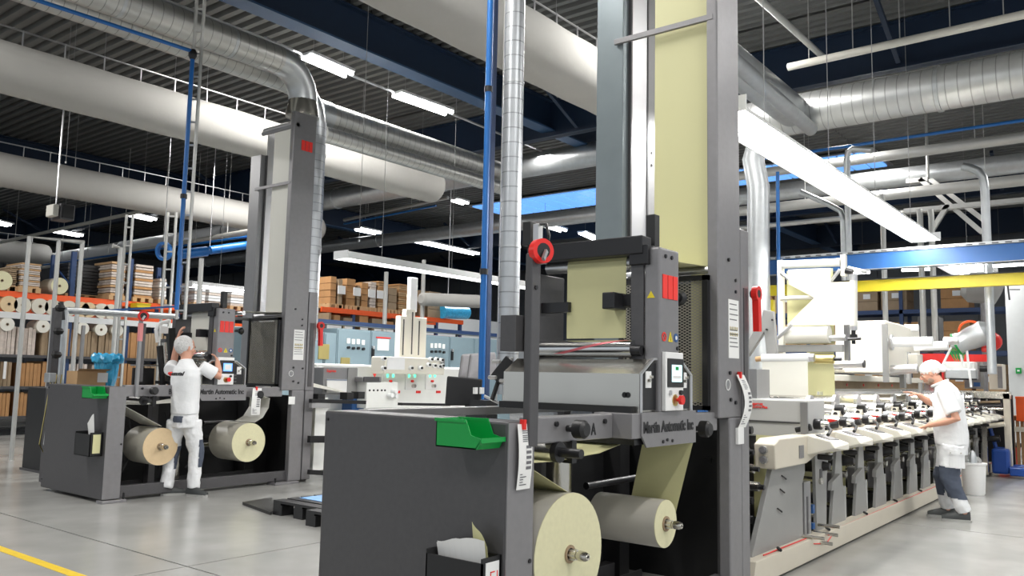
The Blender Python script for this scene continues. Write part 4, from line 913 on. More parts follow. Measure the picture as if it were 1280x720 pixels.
# ================================================ pallet racks
def rack(x0, x1, y, zs, uprights, label, ztop=4.3, dep=1.0, axis='x'):
    t = thing('pallet_rack', label, 'rack', (x0,y,0), 'pallet racks against the far side of the hall')
    for u_ in uprights:
        for yy in (y, y+dep): bx('upright', m_rackblue, t, u_-.05,u_+.05,yy-.04,yy+.04,0,ztop)
        for k in range(int(ztop/.6)): B().bar((u_,y,.2+.6*k),(u_,y+dep,.8+.6*k if k%2 else .2+.6*k),.03,.03).build('lattice_brace', m_rackblue, t)
    for z in zs:
        for yy in (y-.05, y+dep): bx('beam', m_orange, t, x0,x1,yy-.025,yy+.025,z-.13,z)
    return t
def add_to(grp): pass
YR = 19.0
LV = [.42,1.0,1.72,3.0]
rk1 = rack(5.0, 13.3, YR, [2.66,3.0], [5.2,8.413,9.713,10.960], 'orange and blue pallet rack at the far left holding rolls and standing boards', 4.0)
for z in (.4,1.02,1.68): bx('shelf_board', m_dark, rk1, 5.0,13.3,YR-.08,YR+1.0,z-.06,z)
rk2 = rack(13.724, 19.231, 17.0, [3.12], [14.842,17.234,19.154], 'orange and blue pallet rack of brown cartons above the cabinets', 3.1)
bx('beam', m_orange, rk2, 17.561,19.224, 16.9,16.95, 2.5,2.6)
# rows of flat brown cartons standing on edge
GB = 'flattened brown cartons standing on the left rack'
random.seed(11)
names = {1.68:'upper', 1.02:'middle', .4:'bottom'}
mats = [m_card,m_card,m_card3,m_card2,m_card3,m_wrap]
cols = ['brown','brown','dull grey brown','light tan','dull grey brown','film wrapped']
protos = {}
for z,zt in ((1.68,2.3),(1.02,1.56),(.4,.9)):
    x = 6.3; k = 0
    while x < 12.9:
        w_ = random.choice((.22,.3,.38,.46)); h = (zt-z)*random.uniform(.9,1); mi = random.randrange(6)
        t = thing('carton_bundle', '%s bundle of flattened cartons, %s from the left on the %s standing row' % (cols[mi], ORD[k] if k < 20 else 'number %d'%k, names[z]), 'cartons', (x,YR-.02,z), GB)
        n = max(3,int(w_/.07))
        for j in range(n): bx('folded_carton', mats[mi], t, x+w_*j/n+.006,x+w_*(j+1)/n-.004,YR-.03+random.uniform(-.02,.02),YR+.8,z,z+h*random.uniform(.94,1))
        if k%5 == 2: bx('white_slip', m_white, t, x+.05,x+.1,YR-.07,YR-.05,z+.15,z+h)
        x += w_+random.choice((.02,.03,.12)); k += 1
# pallets and rolls on the upper beams
GR = 'paper rolls lying on the orange shelf'
for i,(px_,c_) in enumerate(((7.116,'t'),(7.379,'w'),(7.728,'w'),(7.989,'w'),(8.327,'w'),(8.603,'t'),(8.758,'t'),(9.047,'w'),(9.247,'w'))):
    side, edge = (m_rollwhite, m_rolltan) if c_ == 't' else (m_rollwhite, m_white)
    roll('paper_roll', px_, 19.0-.15, 2.72+.0, .17, .5, m_rollwhite if c_=='w' else m_card2, m_rollwhite if c_=='w' else m_rolltan, '%s paper roll, %s from the left in the row between the two orange beams' % ('white' if c_=='w' else 'tan', ORD[i]), GR, .05)
for i,px_ in enumerate((7.136,7.842,8.678,9.086,9.455)):
    roll('paper_roll', px_, 18.9, 2.3, .14, .5, m_rollwhite, m_webwhite, 'cream paper roll lying on top of the cartons, %s from the left' % ORD[i], 'paper rolls lying on the upper row of cartons', .04)
roll('paper_roll', 6.965, 18.9, 3.2, .2, .6, m_rollwhite, m_webend, 'cream paper roll on the top shelf at the left edge of the picture', 'paper rolls on the top shelf', .04)
roll('paper_roll', 8.113, 18.9, 3.2, .18, .6, m_rollwhite, m_webend, 'cream paper roll with a dark core between the wrapped stack and the dark one', 'paper rolls on the top shelf', .04)
def stack(name, x0, x1, y, z0, z1, n, mat, label, grp, pal=True, mat2=None, d=.9):
    t = thing(name, label, 'stack', (x0,y,z0), grp)
    if pal:
        for k in range(5): bx('pallet_slat', m_card2, t, x0,x1,y+k*d/5,y+k*d/5+.12,z0+.09,z0+.11)
        for k in range(3): bx('pallet_runner', m_card2, t, x0+(x1-x0-.1)*k/2,x0+(x1-x0-.1)*k/2+.1,y,y+d,z0,z0+.09)
        z0 += .11
    for k in range(n):
        a = random.uniform(-.02,.02); bx('carton', mat if k%3 or not mat2 else mat2, t, x0+.03+a,x1-.03+a,y+.02+a,y+d-.05,z0+(z1-z0)*k/n,z0+(z1-z0)*(k+1)/n-.012)
    return t
GS = 'stacks on the top shelf of the left rack'
stack('wrapped_stack', 7.093,7.294, 18.95, 3.0, 3.535, 10, m_card3, 'dark brown stack on the top shelf at the far left', GS)
stack('wrapped_stack', 7.294,7.737, 18.9, 3.0, 3.639, 13, m_wrap, 'film wrapped white and brown stack on the top shelf at the far left', GS, mat2=m_card2)
stack('wrapped_stack', 8.506,9.466, 19.5, 3.0, 3.815, 9, m_black, 'wide dark stack of sheets on the top shelf behind the pale posts', GS)
stack('wrapped_stack', 9.207,9.579, 18.9, 3.0, 3.895, 13, m_wrap, 'tall film wrapped stack on the top shelf, left of the blue and grey posts', GS, mat2=m_card2)
stack('wrapped_stack', 9.771,10.261, 18.9, 3.0, 3.896, 12, m_wrap, 'tall brown wrapped stack on the top shelf, behind the second pair of posts', GS, mat2=m_card)
for a,l in (((10.394,10.617),'small white wrapped stack on the top shelf, right of the second pair of posts'),((11.315,11.666),'white wrapped stack on the top shelf, left one of the three beside the left tower'),((11.712,12.259),'bluish wrapped stack on the top shelf, middle of three beside the left tower'),((12.353,12.878),'white wrapped stack on the top shelf, right one of the three beside the left tower')):
    stack('wrapped_stack', a[0],a[1], 18.9, 3.0, 3.62, 7, m_reflector, l, GS, mat2=m_wrap)
yb = thing('yellow_crate','yellow crate on the orange beam left of the left tower','crate',(9.894,18.900,2.910)); bx('crate_body', m_yellow, yb, 9.722,10.050,18.6,18.9,2.853,2.947); bx('crate_rim', m_yellow, yb, 9.709,10.057,18.58,18.92,2.935,2.952)
GC = 'cartons on the rack above the electrical cabinets'
cl = [(411,420,'a'),(421,428,'b'),(431,444,'a'),(444.5,450,'b'),(450,460,'a'),(461,470,'w'),(471,482,'c'),(484,496,'b'),(497,511,'c'),(524,532,'b'),(534,551,'b')]
XS = [(13.989,14.228),(14.255,14.444),(14.526,14.886),(14.900,15.056),(15.056,15.343),(15.372,15.636),(15.666,15.996),(16.056,16.427),(16.458,16.903),(17.328,17.596),(17.663,18.251)]
ZT = [3.95,3.9,3.95,3.8,3.9,3.95,4.0,3.85,4.0,3.9,3.9]
kinds = {'a':('brown carton tower',4,m_card,None),'b':('dark brown carton tower',3,m_card3,None),'w':('film wrapped carton tower',9,m_wrap,None),'c':('layered brown carton tower',13,m_card2,m_card)}
for i,(r_,(p0_,p1_,kd),zt) in enumerate(zip(XS,cl,ZT)):
    nm,n,m1,m2 = kinds[kd]
    t = stack('carton_stack', r_[0],r_[1], 16.95, 3.12 if i<9 else 3.0, zt, n, m1, '%s, %s from the left on the upper orange beam above the cabinets' % (nm,ORD[i]), GC, mat2=m2)
    if i in (0,2,4,5): bx('white_label', m_white, t, r_[0]+.25,r_[0]+.5,16.93,16.95,3.5,3.72)
XL = [(14.003,14.109),(14.141,14.409),(14.463,14.848),(15.016,15.388),(15.475,15.919),(15.980,16.346),(16.408,16.596)]
for i,r_ in enumerate(XL):
    t = stack('carton_stack', r_[0],r_[1], 16.95, 2.3, 3.0-.05*(i%3), 2, m_card if i%2 else m_card3, 'brown carton under the orange beam above the cabinets, %s from the left' % ORD[i], 'cartons standing under the orange beam', False)
    bx('white_label', m_white, t, (r_[0]+r_[1])/2-.12,(r_[0]+r_[1])/2+.12,16.92,16.96,2.45,2.72)
bx('lower_deck', m_frame, rk2, 13.735,19.221,16.9,17.9,2.2,2.3)
bw = thing('wrapped_bale','blue film wrapped bale on the end of the rack above the cabinets','bale',(18.850,17.000,3.356)); B().tube([(18.204,16.900,3.306),(19.331,16.900,3.363)],.2,14).build('bale_body', m_bluebag, bw)
wd = thing('insulated_duct','pale insulated duct lying level above the cabinets, left of the blue conduit','air duct',(14.389,14.000,3.227)); B().tube([(14.333,14.000,3.242),(14.388,14.000,3.247),(16.543,14.000,3.368)],[.1,.16,.17],20).build('duct_pipe', m_fabric, wd); cy('hanger_rod', m_alu, wd, (15.300,14.000,3.365), (15.300,14,ZC), .012, 6)
pbk = bx('wall_panel', m_wall, wb, 19,30,21.0,21.1,0,3.6); 
# white level tube in front of the left rack
lt = thing('white_rail','long white rail running in front of the left rack','rail',(6.471,17.500,2.327)); B().bar((6.053,17.500,2.419),(10.123,17.500,2.406),.08,.12).build('rail_bar', m_reflector, lt)
B().bar((11.565,17.500,2.434),(12.191,17.500,2.450),.08,.12).build('rail_bar', m_reflector, lt)
for px_ in (6.198,8.044,10.075): bx('rail_leg', m_postlight, lt, px_-.03,px_+.03,17.47,17.53,0,2.3)

# right hand far rack with cartons
rk3 = thing('pallet_rack', 'dark pallet rack of cartons in the far right background behind the yellow beam', 'rack', (26,3,0), 'pallet racks against the far side of the hall')
for y in (3.2,5.9,8.6,11.3):
    for xx in (26,27): bx('upright', m_rackblue, rk3, xx-.05,xx+.05,y-.05,y+.05,0,4.4)
for z in (1.2,2.4,3.6): bx('beam', m_rackblue, rk3, 25.95,26.0,3.2,11.3,z-.12,z); bx('beam', m_rackblue, rk3, 27,27.05,3.2,11.3,z-.12,z)
for z in (0,1.2,2.4,3.6):
    for k in range(10):
        y = 3.35+.8*k
        if random.random() < .15: continue
        m1 = random.choice((m_card,m_card3,m_card2))
        t = thing('carton_stack', '%s cartons on the far right rack, %s from the right on the %s level' % ({'brown_cardboard':'brown','grey_brown_cardboard':'dull brown','pale_cardboard':'tan'}[m1.name],ORD[k],{0:'floor',1.2:'second',2.4:'third',3.6:'top'}[z]),'cartons',(26,y,z),'cartons on the far right rack')
        for q in range(3): bx('carton', m1, t, 26.0,26.9,y,y+.7,z+.28*q+.005,z+.28*q+.275)
        bx('white_label', m_white, t, 25.985,26.0,y+.2,y+.4,z+.35,z+.5)

# ================================================ conduits, ladders, posts
def ladder(x, y, z0, z1, w_, label, mat=m_galvl, pitch=.3, dirv=(1,0), r=.012):
    t = thing('cable_ladder', label, 'cable ladder', (x,y,z0), 'upright cable ladders')
    dx, dy = dirv[0]*w_/2, dirv[1]*w_/2
    for s_ in (-1,1): B().bar((x+s_*dx,y+s_*dy,z0),(x+s_*dx,y+s_*dy,z1),r*2,r*2).build('side_rail', mat, t)
    z = z0+.1
    while z < z1: B().bar((x-dx,y-dy,z),(x+dx,y+dy,z),r,r*1.4).build('rung', mat, t); z += pitch
    return t
pm = (5.360,4.500,2.598); 
t = thing('blue_conduit', 'tall blue conduit running up the middle of the picture', 'conduit', (pm[0],4.5,1.25))
cy('conduit_pipe', m_bluec, t, (pm[0],4.5,1.25),(pm[0],4.5,ZC), .028, 14)
for z in (3.9,2.3): cy('conduit_clamp', m_black, t, (pm[0],4.5,z),(pm[0],4.5,z+.05), .036, 12)
pc = (5.556,4.600,2.634); st = thing('steel_column', 'slim dark blue steel column just right of the tall blue conduit', 'column', (pc[0],4.6,0)); bx('column_shaft', m_rackblue, st, pc[0]-.02,pc[0]+.035,4.6,4.66,0,ZC); bx('base_plate', m_dark, st, pc[0]-.1,pc[0]+.1,4.5,4.8,0,.02)
pl = (5.634,4.600,2.645); ladder(pl[0]+.0, 4.52, 1.2, ZC, .055, 'slim cable ladder between the blue conduit and the upright spiral duct', m_galvl, .245, (.616,-.788), .005)
# left conduit, ladder
LX, LYY = 5.02, 8.62
t = thing('blue_conduit', 'blue conduit coming down beside the grey ladder above the left machine', 'conduit', (4.9,8.6,2.2))
B().tube([(0.5,8.55,4.98),(4.910,8.55,5.059)], .022, 10).build('conduit_run', m_bluec, t)
B().tube([(4.921,8.55,5.044),(4.921,8.55,2.1)], .024, 10).build('conduit_drop', m_bluec, t)
B().ell((4.921,8.55,5.044-.02),(.05,.05,.07),10).build('junction', m_black, t); cy('conduit_clamp', m_black, t, (4.921,8.55,3.35),(4.921,8.55,3.4), .036, 10)
ladder(4.996+.01, 8.6, 2.0, ZC, .09, 'grey cable ladder coming down above the left machine beside the blue conduit', m_galvl, .27, (.616,-.788), .014)
ladder(6.573, 13, 0, 3.907, .1, 'leftmost of the two thin grey ladders standing before the left rack', m_galvl, .3, (.616,-.788), .016)
ladder(7.293, 13, 0, 4.068, .14, 'rightmost of the two thin grey ladders standing before the left rack', m_galvl, .3, (.616,-.788), .018)
# pale pipe drops and portal frames on the left
def portal(pts, r, label, name='bent_pipe', cat='pipe'):
    t = thing(name, label, cat, pts[0], 'pale steel pipe drops before the left rack')
    B().tube(pts, r, 10).build('pipe_bend', m_galvl, t); return t
def drop(top, zend, r, label, side=None):
    pts = [side] if side else []
    pts += [(top[0],top[1],top[2]),(top[0],top[1],zend)]
    return portal(pts, r, label)
drop((5.499,14.000,3.477), 0, .035, 'pale upright pipe, leftmost of the row before the left rack', (6.341,14.000,3.506))
drop((5.946,14.000,3.503), 0, .035, 'pale upright pipe, second of the row before the left rack')
drop((6.315,14.000,3.502), 0, .035, 'pale upright pipe, third of the row before the left rack')
drop((6.963,14.000,3.496), 0, .04, 'pale upright pipe with a bent top before the wrapped stack', (6.822,14.000,3.518))
drop((8.492,14.000,3.506), 0, .045, 'pale upright pipe between the left ladder and the left tower')
drop((13.175,14.000,3.774), 0, .05, 'grey upright pipe in front of the cartons above the cabinets')
drop((14.605,14.200,4.244), 0, .05, 'grey upright pipe right of the cream press tower')


# ================================================ lamps
def tube_lamp(a, b, label, w_=.12, mat=m_tubefar, grp='lit fluorescent lamps under the roof', zc=ZC):
    a = Vector(a); b = Vector(b)
    t = thing('fluorescent_lamp', label, 'lamp', a, grp)
    B().bar(a+Vector((0,0,.04)), b+Vector((0,0,.04)), w_*1.5, .05).build('lamp_housing', m_reflector, t)
    for s_ in (-1,1): cy('lamp_tube', mat, t, a+Vector((0,s_*w_/2.2,-.01)), b+Vector((0,s_*w_/2.2,-.01)), w_*.18, 8)
    for f in (.15,.85):
        p = a.lerp(b,f); cy('suspension_wire', m_wire, t, (p.x,p.y,p.z+.05),(p.x,p.y,zc), .005, 5)
    return t
la = [((8.061,10.607,6.500),(9.009,10.676,6.500),'brightest short lamp, just right of the duct elbow, upper left',.2,m_tube),
 ((10.194,10.732,6.500),(11.523,10.663,6.500),'second short lamp in line, left of the blue conduit near the top',.2,m_tube),
 ((21.113,21.244,6.300),(25.054,21.476,6.300),'long thin lamp in the middle distance left of the blue conduit',.3,m_tubefar),
 ((18.628,21.241,6.300),(19.530,21.267,6.300),'short lamp right of the left tower, above the white reflector',.3,m_tubefar),
 ((12.987,25.548,6.300),(13.815,25.744,6.300),'short lamp glowing under the white fabric ducts on the left',.3,m_tubefar),
 ((13.014,31.080,6.300),(14.052,31.321,6.300),'thin lamp above the pale pipe frames on the left',.3,m_tubefar),
 ((11.062,31.013,6.300),(11.592,31.290,6.300),'lamp cut by the left edge of the picture',.3,m_tubefar),
 ((21.165,15.413,6.300),(22.487,15.482,6.300),'small lamp just left of the foreground machine crossbar end',.25,m_tubefar),
 ((23.205,15.189,6.300),(24.927,15.531,6.300),'small lamp touching the foreground machine crossbar',.25,m_tubefar),
 ((16.915,15.343,6.300),(17.411,15.361,6.300),'tiny lamp below the wide fabric duct end',.2,m_tubefar),
 ((30.000,4.023,5.250),(30.000,3.004,5.258),'thin lamp at the right edge under the blue crane beam',.3,m_tubefar),
 ((30.000,6.613,5.284),(30.000,5.949,5.269),'thin lamp between the blue and yellow beams, left of the big glow',.3,m_tubefar),
 ((30.000,8.457,5.287),(30.000,7.922,5.283),'thin lamp between the blue and yellow beams beside the turnbar frame',.3,m_tubefar)]
for a,b_,l,w_,mt in la: tube_lamp(a,b_,l,w_,mt)
cy('lamp_rail', m_alu, [o for o in C.objects if o.name=='fluorescent_lamp'][0], (7.285,10.650,6.550), (8.141,10.712,6.550), .025, 8)
cy('lamp_rail', m_alu, [o for o in C.objects if o.name=='fluorescent_lamp'][0], (9.098,10.782,6.550), (10.329,10.789,6.550), .025, 8); cy('lamp_rail', m_alu, [o for o in C.objects if o.name=='fluorescent_lamp.001'][0], (11.637,10.769,6.550), (15.651,10.896,6.550), .025, 8)
def trough_lamp(x0, x1, y, z, w_, label, light, e):
    t = thing('trough_lamp', label, 'lamp', (x0,y,z), 'long reflector lamps hung over the presses')
    B().prism([(y-w_/2,z),(y-w_*.2,z+.13),(y+w_*.2,z+.13),(y+w_/2,z),(y+w_/2-.012,z),(y+w_*.2-.01,z+.115),(y-w_*.2+.01,z+.115),(y-w_/2+.012,z)],0,x0,x1).build('reflector', m_reflector, t)
    bx('end_cap', m_reflector, t, x0-.01,x0,y-w_/2,y+w_/2,z,z+.13); bx('end_cap', m_reflector, t, x1,x1+.01,y-w_/2,y+w_/2,z,z+.13)
    n = max(1,int((x1-x0)/1.5))
    for k in range(n):
        xa = x0+(x1-x0)*k/n+.03; xb = x0+(x1-x0)*(k+1)/n-.03
        for s_ in (-1,0,1): cy('lamp_tube', light, t, (xa,y+s_*w_*.28,z+.03),(xb,y+s_*w_*.28,z+.03), .032, 8)
        if k%1 == 0:
            xm = (xa+xb)/2; cy('suspension_wire', m_wire, t, (xm,y,z+.13),(xm,y,ZC), .0045, 5)
        area((xa+xb)/2, y, z-.01, xb-xa, w_*.8, e)
    return t
trough_lamp(6.2, 13.6, 2.72, 3.6, .42, 'long dazzling reflector lamp over the right press', m_tube, 38)
trough_lamp(8.4, 13.5, 9.95, 3.2, .34, 'long white reflector lamp over the white press behind the left tower', m_tubefar, 42)
gl = (19.756,3.157,3.900); trough_lamp(gl[0]-.8, gl[0]+.9, gl[1], 3.9, .9, 'glaring reflector lamp between the blue and yellow crane beams', m_tube, 60)
t5 = trough_lamp(9.470, 10.866, 16, 3.168, .2, 'bluish lit tube hanging in front of the wrapped stacks, left of the left tower', m_tubefar, 2)

# thin suspension wires
def wire(x, y, z, label): 
    t = thing('suspension_wire', label, 'wire', (x,y,z), 'thin wires hanging from the roof'); cy('wire_strand', m_wire, t, (x,y,z),(x,y,ZC), .0045, 5); bx('wire_hook', m_alu, t, x-.01,x+.01,y-.01,y+.01,z-.03,z); return t
wire(18.346, 6, 6.648, 'thin wire left of the other wires, upper right')
wire(5.956, 14, 4.794, 'short wire hanging between the two left fabric ducts, right one')
wire(5.869, 14, 4.740, 'short wire hanging between the two left fabric ducts, left one')
wire(39.275, 5, 5.6, 'thin wire reaching the shiny duct at the upper right')
wire(7.915, 9, 3.35, 'long thin wire right of the left tower')

# ================================================ crane beams and pipe drops on the right
gb = thing('crane_beam', 'long blue crane beam crossing the right side with a grey cable tray on top', 'beam', (13,-4,3.1))
bx('beam_web', m_blue, gb, 13.0,13.14,-4.5,6.2,3.149,3.391); bx('tray', m_galv, gb, 12.98,13.2,-4.5,6.2,3.391+.005,3.437); bx('beam_lip', m_postlight, gb, 12.98,13.0,-4.5,6.2,3.144,3.155)
for y in range(60): bx('tray_slot', m_dark, gb, 12.974,12.98,-3.6+.16*y,-3.52+.16*y,3.402,3.419)
for y in (-4.4,6.1): bx('beam_post', m_blue, gb, 13.0,13.14,y-.07,y+.07,0,3.1)
yb2 = thing('crane_beam', 'yellow crane beam crossing below the blue one on the right', 'beam', (13.5,-4,2.8)); bx('beam_web', m_yellow, yb2, 13.5,13.6,-4.5,5.2,2.870,3.042); bx('dark_top', m_dark, yb2, 13.48,13.62,-4.5,5.2,3.042+.003,3.056)
for y in (-4.4,5.1): bx('beam_post', m_yellow, yb2, 13.5,13.6,y-.06,y+.06,0,2.8)
GP = 'steel pipe drops on the right side'
def pdrop(X, pts, r, label, mat=m_galv, zend=None):
    t = thing('pipe_drop', label, 'pipe', pts[0], GP); B().tube(pts, r, 16).build('pipe_bend', mat, t)
    if zend is not None: cy('pipe_leg', mat, t, pts[-1], (pts[-1][0],pts[-1][1],zend), r*1.0, 16)
    return t
pdrop(0, [(14.000,2.250,4.780),(14.000,2.143,4.740),(14.000,2.038,4.676),(14.000,1.977,4.569),(14.000,1.962,4.407)], .062, 'shiny bent pipe coming down at the far right', m_galv, 1.62)
pdrop(0, [(15.000,3.805,5.501),(15.000,4.126,5.579),(15.000,4.209,5.534),(15.000,4.233,5.392)], .055, 'bent pipe crossing the long lamp, upper right', m_galv, 2.9)
pdrop(0, [(15.000,5.058,4.912),(15.000,4.575,4.634),(15.000,4.355,4.479),(15.000,4.317,4.317)], .05, 'bent pipe left of the one crossing the long lamp', m_galv, 2.9)
pdrop(0, [(15.500,3.789,4.809),(15.500,3.778,4.706)], .045, 'straight thin pipe below the long lamp', m_galvl, .0)
pdrop(0, [(16.000,3.285,4.565),(16.000,3.275,4.447)], .05, 'pipe standing behind the far end of the long lamp, left one', m_galvl, 2.2)
pdrop(0, [(16.000,3.103,4.545),(16.000,3.093,4.428)], .05, 'pipe standing behind the far end of the long lamp, right one', m_galvl, 2.2)
bc = thing('blue_conduit', 'thin blue upright pipe beside the drop of the big spiral duct', 'conduit', (12.9,0,0)); cy('conduit_pipe', m_bluec, bc, (12.900,4.716,4.800), (12.9,4.736,0), .03, 12)
gx_ = thing('exhaust_box', 'dark grey exhaust box on two pipes behind the man on the right', 'box', (16.2,0,1.9)); bx('box_body', m_dark, gx_, 16.2,16.6,3.066,3.404,2.024,2.650,.01); cy('box_leg', m_dark, gx_, (16.4,3.256,0),(16.4,3.256,2.024), .05, 10)
fan = thing('fan_housing', 'big grey round fan housing under the yellow beam, far right', 'fan', (17.000,2.522,3.209)); B().tube([(17.000,2.779,3.266),(17.000,2.689,3.232),(17.000,2.269,3.197),(17.000,2.183,3.164)],[.18,.28,.3,.15],22).build('fan_drum', m_frame, fan); cy('fan_leg', m_post, fan, (17.000,2.488,3.091), (17,2.488,0), .04, 8)
B().bar((17.300,2.137,3.439),(17.300,2.103,2.999),.03,.03).bar((17.300,2.096,3.188),(17.300,1.934,3.181),.02,.02).build('fan_bracket', m_dark, fan)
# roof struts of the far truss
tr = thing('roof_truss', 'pale diagonal truss struts under the roof at the right', 'truss', (17.000,2.992,4.888)); tag(tr)
for a,b_ in (((18.000,3.663,5.576),(18.000,2.593,4.380)),((18.400,3.593,5.681),(18.400,2.534,4.610)),((17.900,3.154,4.974),(17.900,3.455,4.491)),((17.900,3.958,4.932),(17.900,1.874,4.922)),((18.000,3.918,5.559),(18.000,3.516,5.556))): B().bar(a,b_,.09,.09).build('strut', m_galvl, tr)
cy('truss_hanger', m_galvl, tr, (18.000,3.516,5.556), (18,3.516,ZC), .03, 8)

# second machine unit behind the man
m2 = thing('finishing_unit', 'grey brown finishing unit with rollers behind the man on the right', 'machine', (15.4,2.3,0))
def fb(nm, mat, X, d, *r, bev=0): return bx(nm, mat, m2, X, X+d, *r, bev)
fb('side_frame', m_steel, 15.6,.1, 2.552,2.622, .05, 1.272); fb('side_frame', m_beige, 15.6,.1, 1.957,2.047, .05, 1.329); fb('top_beam', m_steel, 15.6,.12, 1.942,2.669,1.242,1.359)
fb('dark_back', m_blackmetal, 16.4,.05, 2.011,2.832, .1, 1.3)
for p in (((15.700,2.502,1.116),(15.700,2.085,1.131),.05,m_dark),((15.600,2.488,1.052),(15.600,2.051,1.083),.03,m_steel),((15.500,2.509,0.988),(15.500,2.198,1.002),.035,m_alu),((15.600,2.484,1.170),(15.600,2.092,1.197),.02,m_card3),((15.500,2.529,0.753),(15.500,2.024,0.844),.04,m_beige),((15.500,2.512,0.560),(15.500,2.100,0.611),.05,m_blackmetal)):
    cy('roller', p[3], m2, p[0], p[1], p[2], 14)
fb('control_cabinet', m_frame, 15.9,.3, 2.397,2.649,1.392,1.850, bev=.01); fb('control_cabinet', m_beige, 15.8,.4, 2.070,2.266,1.388,1.810, bev=.01); fb('cabinet_face', m_post, 15.79,.01, 2.069,2.138,1.416,1.771); fb('blue_part', m_blue, 15.7,.05, 2.384,2.478,1.434,1.501)
fb('white_head', m_pw, 15.2,.3, 2.378,2.822,1.662,1.831, bev=.02); fb('motor', m_galv, 15.1,.2, 2.337,2.790,1.546,1.715, bev=.02)
fb('dark_bar', m_blackmetal, 15.1,.04, 2.335,2.727,1.533,1.559); cy('lens', m_blackmetal, m2, (15.000,2.270,1.714), (15.000,2.158,1.715), .05, 14)
for a in ((2.565,2.635,0.446,1.147),(2.226,2.293,0.158,0.845),(2.405,2.462,0.066,0.766)): fb('leg', m_steel, 15.1,.06, a[0],a[1],.05,a[3])
rb = thing('red_beam', 'red beam across the machine behind the man on the right', 'beam', (15.400,2.734,1.915)); bx('beam_body', m_red, rb, 15.4,15.5,2.854,3.260,1.820,1.968); bx('beam_body', m_red, rb, 15.4,15.5,2.141,2.854,1.837,1.955); bx('beam_leg', m_red, rb, 15.42,15.48,2.867,2.903,0,1.862)
fu = thing('extraction_funnel', 'silver extraction funnel lined with green bristles above the man on the right', 'funnel', (14.200,2.404,2.099))
fA, fB = Vector((14.200,2.449,2.074)), Vector((14.200,1.970,2.286))
B().tube([fA,fA.lerp(fB,.15),fA.lerp(fB,.4),fA.lerp(fB,.8),fB],[.17,.15,.17,.19,.12],22).build('funnel_body', m_galv, fu)
B().ring(fA,(fB-fA),.12,.175,.03,24).build('funnel_rim', m_green, fu)
B().ell(fA+Vector((-.02,0,.02)),(.06,.1,.1),12).build('cone_tip', m_alu, fu)
for k in range(14): 
    a = fA+Vector((0,.14-.02*k,-.06)); cy('green_bristle', m_green, fu, a, a+Vector((0,(k-7)*.01-.02,-.16-.02*(k%3))), .006, 5)
for a,b_ in (((14.200,2.515,2.050),(14.200,2.694,1.669)),((14.200,2.320,2.025),(14.200,2.275,1.422)),((14.200,2.408,1.977),(14.200,2.372,1.734))): cy('white_rod', m_white, fu, a, b_, .018, 8)
B().ell((14.300,1.990,2.112),(.12,.14,.14),14).build('red_hood', m_red, fu); B().ring((14.200,2.258,2.267),(1,.2,.3),.14,.17,.04,24).build('orange_ring', m_orange, fu); B().box(14.25,14.4,1.963,2.132,1.954,2.218).build('red_hood', m_red, fu, .02)

# bucket with cloth, jack, bins
bk = thing('bucket', 'white plastic bucket with grey cloths standing behind the man on the right', 'bucket', (12.6,2.0,0))
bxx, byy = 12.755, 2.053
B().tube([(bxx,byy,0),(bxx,byy,.02),(bxx,byy,.39),(bxx,byy,.4),(bxx,byy,.42)],[.12,.13,.15,.165,.165],28).build('bucket_body', m_white, bk)
for k,(dx,dy,h) in enumerate(((0,.05,.08),(.03,-.04,.07),(-.05,.0,.16),(-.02,.08,.12))): B().ell((bxx+dx,byy+dy,.43),(.08,.06,h),10).build('cloth', m_frame if k%2 else m_galv, bk)
pj_ = thing('pallet_jack', 'dark blue pallet truck parked at the right edge behind the bucket', 'pallet truck', (15.856,2.112,0.000))
jx, jy = 15.579, 2.076
m_jack = M('jack_blue', (.01,.06,.3), .35, 0, .05)
B().box(jx-.2,jx+.0,jy-.45,jy-.1,.04,.18).build('fork', m_jack, pj_, .02); B().box(jx+.2,jx+.4,jy-.45,jy-.1,.04,.18).build('fork', m_jack, pj_, .02); B().box(jx-.15,jx+.35,jy-.1,jy+.15,.05,.45).build('pump_body', m_jack, pj_, .04); cy('drawbar', m_jack, pj_, (jx+.1,jy+.1,.4),(jx+.1,jy+.25,1.05), .03, 10); B().tube([(jx+.05,jy+.3,.1),(jx-.15,jy+.3,.1)],.1,18).build('wheel', m_black, pj_)
B().box(jx-.1,jx+.2,jy+.1,jy+.3,.9,1.05).build('drive_head', m_alu, pj_, .03)
rbk = thing('red_bucket', 'red bucket standing behind the blue pallet truck', 'bucket', (18.205,2.326,0.000)); B().tube([(17.492,2.237,0.000),(17.492,2.237,.38)],[.15,.19],22).build('bucket_body', m_red, rbk); B().ell((17.492,2.237,.4),(.25,.3,.05),12).build('black_lid', m_black, rbk)
ro = thing('red_crate', 'orange red plastic crate at the right edge above the slatted pallets', 'crate', (17.0,1.9,1.0)); bx('crate_body', m_orange, ro, 17.0,17.4,1.683,2.041,0.844,1.258,.01); bx('crate_rim', m_orange, ro, 16.98,17.4,1.676,2.045,1.230,1.272,.004)
pw = thing('slatted_crate', 'brown slatted crate at the right edge under the red crate', 'crate', (17.1,1.9,0)); 
for k in range(9): bx('slat', m_wood, pw, 17.1,17.13,2.136-.07*k-.05,2.136-.07*k,.02,.92)
bx('crate_rail', m_wood, pw, 17.13,17.7,1.719,2.138,.85,.93); bx('crate_rail', m_beige, pw, 17.05,17.1,1.702,2.230,0.659,0.742)

